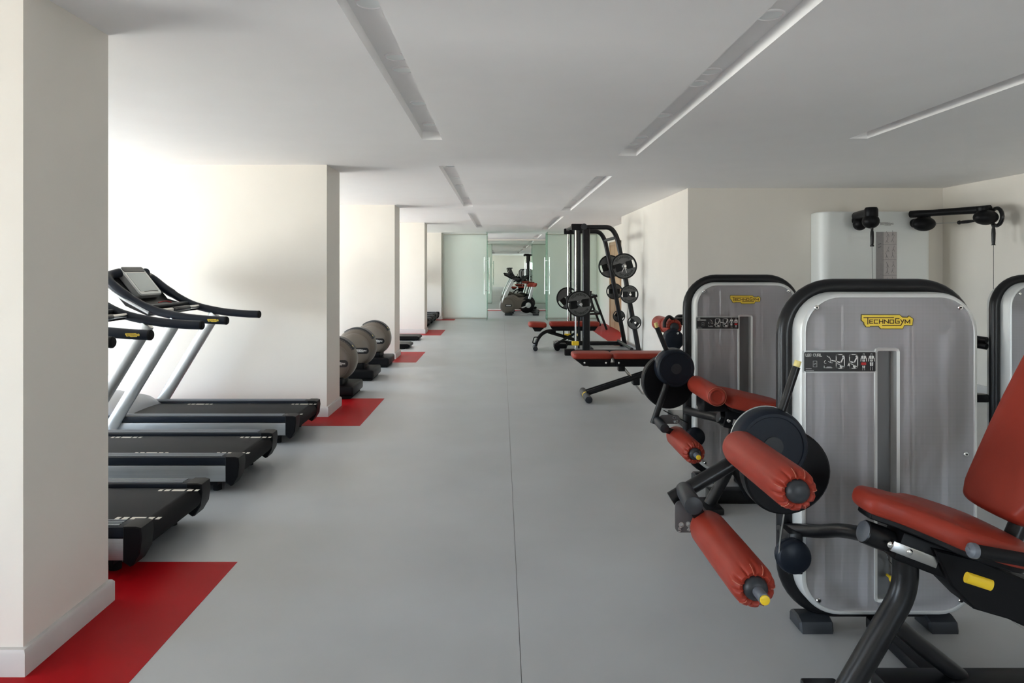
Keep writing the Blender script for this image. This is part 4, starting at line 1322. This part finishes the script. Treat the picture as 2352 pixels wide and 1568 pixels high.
obj('disc_arm', B().tube([(c.x, 6.66, c.z), (1.85, 6.7, .80), (2.0, 6.85, .80)], .035, 12), 'black_metal', bm_)
obj('link_rod', B().tube([P(1556, 803, 6.6), P(1572, 783, 6.6), (1.95, 6.7, .9)], .012, 8), 'black_metal', bm_)
obj('upright', B().box(1.92, 2.06, 6.80, 6.94, .04, 1.12, .01), 'black_metal', bm_)
obj('base', B().box(1.75, 2.25, 6.55, 7.20, 0, .05, .01), 'black_metal', bm_)
obj('machine_seat', B().cushion(rrect(.34, .36, .06, 5), Matrix.Translation((2.30, 6.9, .50)), .08, .03), 'red_leather', bm_)
obj('seat_stem', B().box(2.04, 2.34, 6.86, 6.94, .42, .50, .008), 'black_metal', bm_)


# ================================================================== flat bench in the middle
def bench_shell(t, x0, x1, yc, z0, z1, cut0, cut1, hw=.15):
    pr = [(x0 + cut0, z0), (x1 - cut1, z0), (x1, z1), (x0, z1)]
    return obj('pad_shell', B().prism(pr, Matrix(((1, 0, 0, 0), (0, 0, -1, yc + hw * .93), (0, 1, 0, 0), (0, 0, 0, 1))), 0, hw * 1.86, .012), 'black_plastic', t)


fb = thing('flat_bench', 'flat weight bench with red pads and silver strut, in front of the weight rack', 'bench', (1.35, 8.05, 0), 'weight benches')
for nm, x0, x1 in (('seat_pad', .826, 1.292), ('back_pad', 1.290, 1.99)):
    obj(nm, B().cushion(rrect(x1 - x0, .31, .055, 5, (x0 + x1) / 2, 8.05), Matrix.Translation((0, 0, .485)), .068, .026, crown=.008), 'red_leather', fb, sharp=60)
bench_shell(fb, .84, 1.275, 8.05, .405, .492, .11, .02)
bench_shell(fb, 1.305, 1.98, 8.05, .405, .492, .04, .03)
obj('main_beam', B().box(1.02, 1.92, 8.01, 8.09, .385, .43, .006), 'black_metal', fb)
for x in (.96, 1.21, 1.36):
    obj('bolt', B().lathe((x, 7.908, .445), (0, -1, 0), [(0, .013), (.006, .012), (.009, .001)], 10), 'chrome', fb)
for dy in (-.045, .045):
    obj('leg_tube', B().tube([(1.0, 8.05 + dy, .075), (1.70, 8.05 + dy, .305), (1.86, 8.05 + dy, .39)], .030, 14), 'black_metal', fb)
ft = obj('front_foot', B().cyl((.995, 7.77, .042), (.995, 8.36, .042), .041, n=22, bev=.004), 'charcoal_plastic', fb)
obj('foot_stripe', B().cyl((.995, 8.03, .042), (.995, 8.07, .042), .0425, n=22), 'yellow', ft)
obj('upper_strut', B().tube([(1.41, 8.05, .40), (1.57, 8.05, .21)], .017, 12), 'chrome', fb)
obj('strut_joint', B().box(1.54, 1.62, 7.98, 8.12, .17, .26, .012), 'black_metal', fb)
obj('strut_bracket', B().box(1.37, 1.45, 8.0, 8.10, .33, .40, .01), 'black_metal', fb)
obj('lower_strut', B().tube([(1.57, 8.05, .19), (1.66, 8.05, .07), (1.90, 8.05, .05)], .017, 12), 'chrome', fb)
obj('rear_foot', B().cyl((1.92, 7.80, .04), (1.92, 8.32, .04), .039, n=22, bev=.004), 'charcoal_plastic', fb)
obj('rear_leg', B().tube([(1.92, 8.05, .05), (1.86, 8.05, .40)], .03, 12), 'black_metal', fb)

# ================================================================== adjustable bench inside the rack
ib = thing('adjustable_bench', 'adjustable bench with red pads and arched black leg, standing inside the rack', 'bench', (1.1, 12.85, 0), 'weight benches')
YB = 12.85
MT = Matrix.Translation((.67, YB, .435)) @ Matrix.Rotation(R(3), 4, 'Y')
obj('seat_pad', B().cushion(rrect(.345, .34, .08, 5), MT, .095, .04, crown=.008), 'red_leather', ib, sharp=60)
obj('back_pad', B().cushion(rrect(.93, .31, .05, 5, 1.365, YB), Matrix.Translation((0, 0, .455)), .085, .03, crown=.006), 'red_leather', ib, sharp=60)
bench_shell(ib, .56, .82, YB, .36, .45, .06, .10, .13)
bench_shell(ib, .91, 1.80, YB, .375, .462, .05, .06, .14)
obj('arched_leg', B().tube(catmull([(1.02, YB, .36), (.86, YB, .355), (.745, YB, .29), (.67, YB, .18), (.635, YB, .07)], 6), .033, 14), 'black_metal', ib)
obj('front_foot', B().cyl((.63, YB - .17, .045), (.63, YB + .17, .045), .044, n=20, bev=.004), 'charcoal_plastic', ib)
obj('carry_handle', B().tube(fillet([(.70, YB - .05, .25), (.61, YB - .05, .25), (.58, YB - .05, .14), (.66, YB - .05, .12)], .025, 4), .011, 8), 'black_metal', ib)
obj('long_beam', B().tube([(.88, YB, .345), (1.30, YB, .22), (1.66, YB, .08)], .032, 12), 'black_metal', ib)
obj('cross_link', B().tube([(1.02, YB - .05, .12), (1.25, YB - .05, .25), (1.46, YB - .05, .37)], .024, 12), 'black_metal', ib)
obj('support_pin', B().cyl((1.17, YB, .26), (1.17, YB, .38), .014, n=10), 'black_metal', ib)
obj('yellow_knob', B().cyl((1.42, YB - .09, .30), (1.42, YB - .15, .30), .022, n=14, bev=.003), 'pale_yellow', ib)
obj('wheel_housing', B().box(.98, 1.22, YB - .12, YB + .12, .04, .13, .02), 'black_plastic', ib)
for s in (-1, 1):
    obj('transport_wheel', B().cyl((1.04, YB + s * .10, .05), (1.04, YB + s * .14, .05), .05, n=18), 'dark_rubber', ib)
obj('rear_foot', B().cyl((1.66, YB - .26, .04), (1.66, YB + .26, .04), .04, n=20, bev=.004), 'charcoal_plastic', ib)
obj('grip_bar', B().cyl((.96, YB - .13, .17), (1.05, YB - .13, .20), .018, n=12), 'steel', ib)

# ================================================================== guided barbell rack
rk = thing('barbell_rack', 'tall black guided barbell rack with curved top and weight pegs', 'weight rack', (1.8, 12.8, 0))
YN, YF = 12.10, 13.50
LEG = lambda z: 2.083 + (1.972 - z) / (1.972 - .05) * (2.435 - 2.083)
for y in (YN, YF):
    arch = fillet([(1.30, y, 2.268), (1.94, y, 2.268), (2.045, y, 2.10), (LEG(1.5), y, 1.5), (LEG(.045), y, .045)], .26, 8)
    obj('side_arch', B().tube(arch, .043, 16), 'black_metal', rk)
    obj('upright', B().box(1.432, 1.565, y - .05, y + .05, .05, 2.26, .035, 4), 'black_metal', rk)
    tb = obj('top_block', B().box(1.235, 1.46, y - .06, y + .06, 2.215, 2.325, .012), 'black_plastic', rk)
    obj('block_disc', B().cyl((1.455, y - .06, 2.275), (1.455, y - .075, 2.275), .055, n=22, bev=.004), 'charcoal_plastic', tb)
    obj('guide_rod', B().cyl((1.315, y, .09), (1.315, y, 2.22), .0165, n=14), 'chrome', rk)
    obj('base_rail', B().box(1.13, 2.42, y - .045, y + .045, .02, .10, .01), 'black_metal', rk)
    obj('front_foot', B().box(1.115, 1.30, y - .07, y + .07, .0, .11, .012), 'black_plastic', rk)
    obj('rear_foot', B().box(2.34, 2.46, y - .06, y + .06, 0, .07, .012), 'black_plastic', rk)
    obj('stopper', B().box(1.245, 1.37, y - .035, y + .035, .175, .25, .012), 'yellow', rk)
    # catch strip with a row of pins
    cs = obj('catch_strip', B().box(1.352, 1.384, y - .012, y + .012, .12, 2.22), 'black_metal', rk)
    for k in range(16 if y == YF else 0):
        obj('catch_pin', B().cyl((1.352, y, .40 + k * .11), (1.338, y, .40 + k * .11), .014, n=8), 'steel', cs)
    for z, L in ((1.578, .20), (1.082, .20), (.585, .16)):
        s = -1 if y == YN else 1
        obj('storage_peg', B().cyl((LEG(z), y, z), (LEG(z), y + s * L, z), .022, n=14, bev=.003), 'chrome', rk)
for x, z in ((1.30, 2.30), (2.045, 2.09), (2.31, .105)):
    obj('cross_tube', B().cyl((x, YN, z), (x, YF, z), .030, n=14), 'black_metal', rk)
br = obj('barbell', B().lathe((1.34, 11.50, .93), (0, 1, 0), [(0, .020), (.004, .025), (.48, .025), (.49, .033), (.50, .033), (.505, .015), (2.06, .015), (2.065, .033), (2.075, .033), (2.085, .025), (2.56, .025), (2.565, .02)], 20), 'steel', rk)
for y in (YN, YF):
    obj('bar_carriage', B().box(1.285, 1.375, y - .05, y + .05, .86, 1.00, .012), 'black_plastic', rk)


def plate(name, label, x, y, z, r, turn, letters=True, thick=.036):
    """rubber plate: black rim, two grey caps with raised name, sunken hand-grip band with openings, hub"""
    t = thing(name, label, 'weight plate', (x, y, z), 'weight plates on the rack')
    M = face_y(x, y - thick / 2, z) @ Matrix.Rotation(R(turn), 4, 'Z')
    hb = r * .30
    rim = B()
    N = 56
    secs = [(r * .88, -thick), (r * .97, -thick), (r, -thick * .8), (r, -thick * .2), (r * .97, 0), (r * .90, 0), (r * .88, -.006)]
    rim.skin([rim.ring([M @ Vector((rr * math.cos(2 * PI * k / N), rr * math.sin(2 * PI * k / N), q)) for k in range(N)]) for rr, q in secs], cap0=False, cap1=False, closed_v=True)
    obj('rim', rim, 'plate_rim', t)
    ri = r * .90
    a0 = math.asin(hb / ri)
    for s in (1, -1):
        lp = []
        for k in range(17):
            a = a0 + (PI - 2 * a0) * k / 16
            lp.append((ri * math.cos(a), s * ri * math.sin(a)))
        # notch for the hub
        xs = r * .22
        for k in range(7):
            a = PI - (PI * k / 6)
            lp.append((xs * math.cos(a), s * (hb + .0 - 0) - s * (r * .10) * math.sin(a)))
        if s < 0:
            lp = lp[::-1]
        cap = obj('plate_cap', B().prism(lp, M, -thick + .003, -.003, .002), 'plate_face', t)
        if letters:
            tx = B()
            arc_text(tx, 'TECHNOGYM', M @ Matrix.Translation((0, 0, -.003)), r * .72, r * .15, 90 if s > 0 else 270, s < 0, r * .026)
            obj('lettering', tx, 'plate_rim', cap)
    # grip band: plate with two openings near the rim
    bx = r * .68
    bw = math.sqrt(ri * ri - hb * hb)
    bd = B()
    for s in (-1, 1):
        lp = [(s * bx, -hb), (s * bx, hb), (s * max(r * .15, .03), hb), (s * max(r * .15, .03), -hb)]
        bd = B()
        bd.prism(lp if s < 0 else lp, M, -thick + .008, -.012)
        obj('grip_web', bd, 'plate_rim', t)
    hu = B()
    ho_ = max(r * .20, .036)
    hs = [(.0275, -thick), (ho_, -thick), (ho_, 0), (ho_ * .85, .003), (.0275, .003)]
    hu.skin([hu.ring([M @ Vector((q * math.cos(2 * PI * k / 28), q * math.sin(2 * PI * k / 28), z_)) for k in range(28)]) for q, z_ in hs], cap0=False, cap1=False, closed_v=True)
    obj('hub', hu, 'plate_face', t)
    return t


plate('weight_plate_disc', 'large weight plate on the near end of the rack barbell', 1.34, 11.72, .93, .228, 10)
plate('weight_plate_disc', 'large weight plate on the far end of the rack barbell', 1.34, 13.86, .93, .228, 40, False)
for s, y, wh in ((-1, YN - .085, 'near'), (1, YF + .09, 'far')):
    plate('weight_plate_disc', 'large weight plate on the top peg of the %s rack leg' % wh, LEG(1.578), y, 1.578, .228, 16, wh == 'near')
    plate('weight_plate_disc', 'medium weight plate on the middle peg of the %s rack leg' % wh, LEG(1.082), y, 1.082, .162, 0, wh == 'near')
    plate('weight_plate_disc', 'small weight plate on the lowest peg of the %s rack leg' % wh, LEG(.585), y, .585, .122, -35, False)
# spring clip on the top near peg
clip = B()
zc_, xc_ = 1.578, LEG(1.578)
clip.tube([Vector((xc_ + .030 * math.cos(a), YN - .125 - .006 * k / 24, zc_ + .030 * math.sin(a))) for k, a in enumerate([R(250 + 380 * i / 24) for i in range(25)])], .004, 6)
clip.tube([(xc_ - .01, YN - .125, zc_ - .028), (xc_ - .045, YN - .135, zc_ - .105)], .004, 6)
clip.tube([(xc_ + .01, YN - .131, zc_ - .028), (xc_ + .035, YN - .141, zc_ - .115)], .004, 6)
tag(obj('spring_clip', clip, 'chrome', loc=(xc_, YN - .13, zc_)), 'chrome spring clip on the top peg of the rack', 'clip')

# ================================================================== A-frame stand by the door
af = thing('bar_stand', 'small black A-frame stand on the red floor beside the wooden door', 'stand', (2.35, 17.5, 0))
for y in (17.0, 18.1):
    obj('front_post', B().tube([(2.10, y, .02), (2.22, y, .98)], .030, 12), 'black_metal', af)
    obj('rear_leg', B().tube([(2.30, y, .88), (2.62, y, .015)], .030, 12), 'black_metal', af)
    obj('top_bar', B().tube([(2.16, y, .80), (2.38, y, .86)], .034, 12), 'black_metal', af)
    obj('tie_bar', B().tube([(2.15, y, .40), (2.48, y, .415)], .026, 12), 'black_metal', af)
for x, z in ((2.36, .86), (2.48, .415)):
    obj('cross_bar', B().cyl((x, 17.0, z), (x, 18.1, z), .026, n=12), 'black_metal', af)

# ================================================================== wall-mounted cable station
kn = thing('cable_station', 'white wall-mounted cable station with two black swivel arms', 'gym machine', (4.87, 9.05, 0))
out = []
for k in range(9):
    a = R(180 + 90 * k / 8)
    out.append((4.27 + .12 * math.cos(a), 8.98 + .12 * math.sin(a)))
for k in range(9):
    a = R(270 + 90 * k / 8)
    out.append((5.50 + .08 * math.cos(a), 8.94 + .08 * math.sin(a)))
out += [(5.58, 9.155), (4.15, 9.155)]
b = B()
b.skin([b.ring([Vector((p[0], p[1], z)) for p in lp]) for lp, z in ((out, .03), (out, 2.265), (inset(out, .012), 2.278))])
obj('panel', b, 'panel_white', kn)
YK = 8.858
ps_ = obj('poster', B().box(4.858, 5.128, YK - .003, YK + .004, .95, 2.012), 'poster', kn)
obj('poster_strip', B().box(4.858, 4.955, YK - .004, YK - .0025, .95, 2.012), 'poster_dark', ps_)
pr = B()
MK = face_y(4.858, YK - .0045, .95)
random.seed(3)
for k in range(5):
    z = .10 + k * .20
    pr.stroke([(.085, z), (.26, z)], .003, MK)
    for (ox, oz) in ((.14, z + .05), (.21, z + .06), (.15, z + .13), (.22, z + .14)):
        pr.stroke([(ox - .015, oz - .03), (ox + random.uniform(-.01, .01), oz), (ox + .018, oz - .03)], .003, MK)
        pr.stroke([(ox, oz), (ox + random.uniform(-.02, .02), oz + .04)], .003, MK)
for z in (.30, .38, .86, .90):
    pr.stroke([(.03, z), (.06, z + .01)], .008, MK)
obj('poster_print', pr, 'weight_stack', ps_)
logo(kn, face_y(4.99, YK - .001, 2.115), .205, plate='print_white', rim=None, ink='weight_stack', depth=.003)


def ball(b, c, rx, ry, rz, n=20):
    bmesh.ops.create_uvsphere(b.bm, u_segments=n, v_segments=n // 2 + 2, radius=1.0, matrix=Matrix.Translation(c) @ Matrix.Diagonal((rx, ry, rz, 1)))
    return b


# left arm, pointing at the viewer
a0, a1 = P(1966, 496, 8.80), P(2001, 487, 8.25)
la_ = obj('swivel_arm', B().tube([a0 + (a1 - a0) * i / 4 for i in range(5)], .052, 14), 'black_plastic', kn)
obj('arm_collar', B().lathe(P(2001, 500, 8.25), (0, 0, 1), [(0, .066), (.02, .076), (.10, .076), (.125, .064), (.13, .001)], 22), 'black_plastic', la_)
obj('arm_pivot', ball(B(), P(1975, 514, 8.76), .082, .09, .085), 'black_plastic', kn)
obj('arm_mount', B().cyl(P(1975, 505, 8.76), (P(1975, 505, 8.76).x, 8.87, P(1975, 505, 8.76).z), .055, n=18), 'black_plastic', kn)
hd = obj('pulley_head', ball(B(), P(2000, 508, 8.25), .098, .098, .088), 'black_plastic', kn)
h0, h1 = P(2003, 523, 8.20), P(2003, 566, 8.20)
hg = obj('hand_grip', B().lathe(h0, h1 - h0, [(0, .016), (.03, .014), (.05, .019), (.10, .021), (.18, .019), (.205, .016), (.21, .022), ((h1 - h0).length, .022)], 16), 'black_metal', kn)
obj('cord', B().cyl(h1, Vector((h1.x + .02, h1.y, .35)), .003, n=6), 'black_metal', kn)
# right arm, swung along the wall
q0, q1 = P(2092, 492, 8.72), P(2274, 480, 7.85)
ra_ = obj('swivel_arm', B().tube([q0, q0 + (q1 - q0) * .12, q0 + (q1 - q0) * .3, q0 + (q1 - q0) * .8, q1], [.045, .046, .040, .044, .048], 14), 'black_plastic', kn)
for k in (.38, .55, .72):
    q = q0 + (q1 - q0) * k
    obj('bolt', B().lathe(q + Vector((0, -.040, 0)), (0, -1, 0), [(0, .008), (.003, .007), (.004, .001)], 8), 'chrome', ra_)
obj('arm_pivot', ball(B(), P(2122, 514, 8.66), .142, .10, .092, 24), 'black_plastic', kn)
obj('arm_stem', B().lathe(P(2122, 507, 8.70), (0, 0, 1), [(0, .09), (.04, .075), (.13, .066)], 20), 'black_plastic', kn)
obj('arm_mount', B().cyl(P(2122, 510, 8.66), (P(2122, 510, 8.66).x, 8.87, P(2122, 510, 8.66).z), .06, n=18), 'black_plastic', kn)
obj('pulley_head', ball(B(), P(2264, 499, 7.85), .135, .10, .088, 24), 'black_plastic', kn)
obj('head_stem', B().lathe(P(2257, 497, 7.87), (0, 0, 1), [(0, .06), (.06, .058), (.10, .062)], 20), 'black_plastic', kn)
obj('head_ring', B().tube([P(2289, 498, 7.85) + Vector((0, .09 * math.cos(a), .10 * math.sin(a))) for a in [2 * PI * k / 24 for k in range(24)]], .022, 8, closed=True, ref=(1, 0, 0)), 'black_metal', kn)
h0, h1 = P(2282, 516, 7.80), P(2282, 563, 7.80)
obj('hand_grip', B().lathe(h0, h1 - h0, [(0, .024), (.03, .014), (.05, .019), (.10, .021), (.18, .019), (.225, .016), (.23, .022), ((h1 - h0).length, .022)], 16), 'black_metal', kn)
obj('cord', B().cyl(h1, Vector((h1.x, h1.y, .35)), .003, n=6), 'black_metal', kn)
k0, k1 = P(2202, 511, 8.20), P(2238, 507, 7.98)
obj('hand_grip', B().lathe(k0, k1 - k0, [(0, .024), (.015, .024), (.02, .015), (.06, .020), (.14, .020), ((k1 - k0).length, .014)], 16), 'black_metal', kn)
obj('cord', B().cyl(P(2146, 513, 8.58), k0, .004, n=6), 'steel', kn)
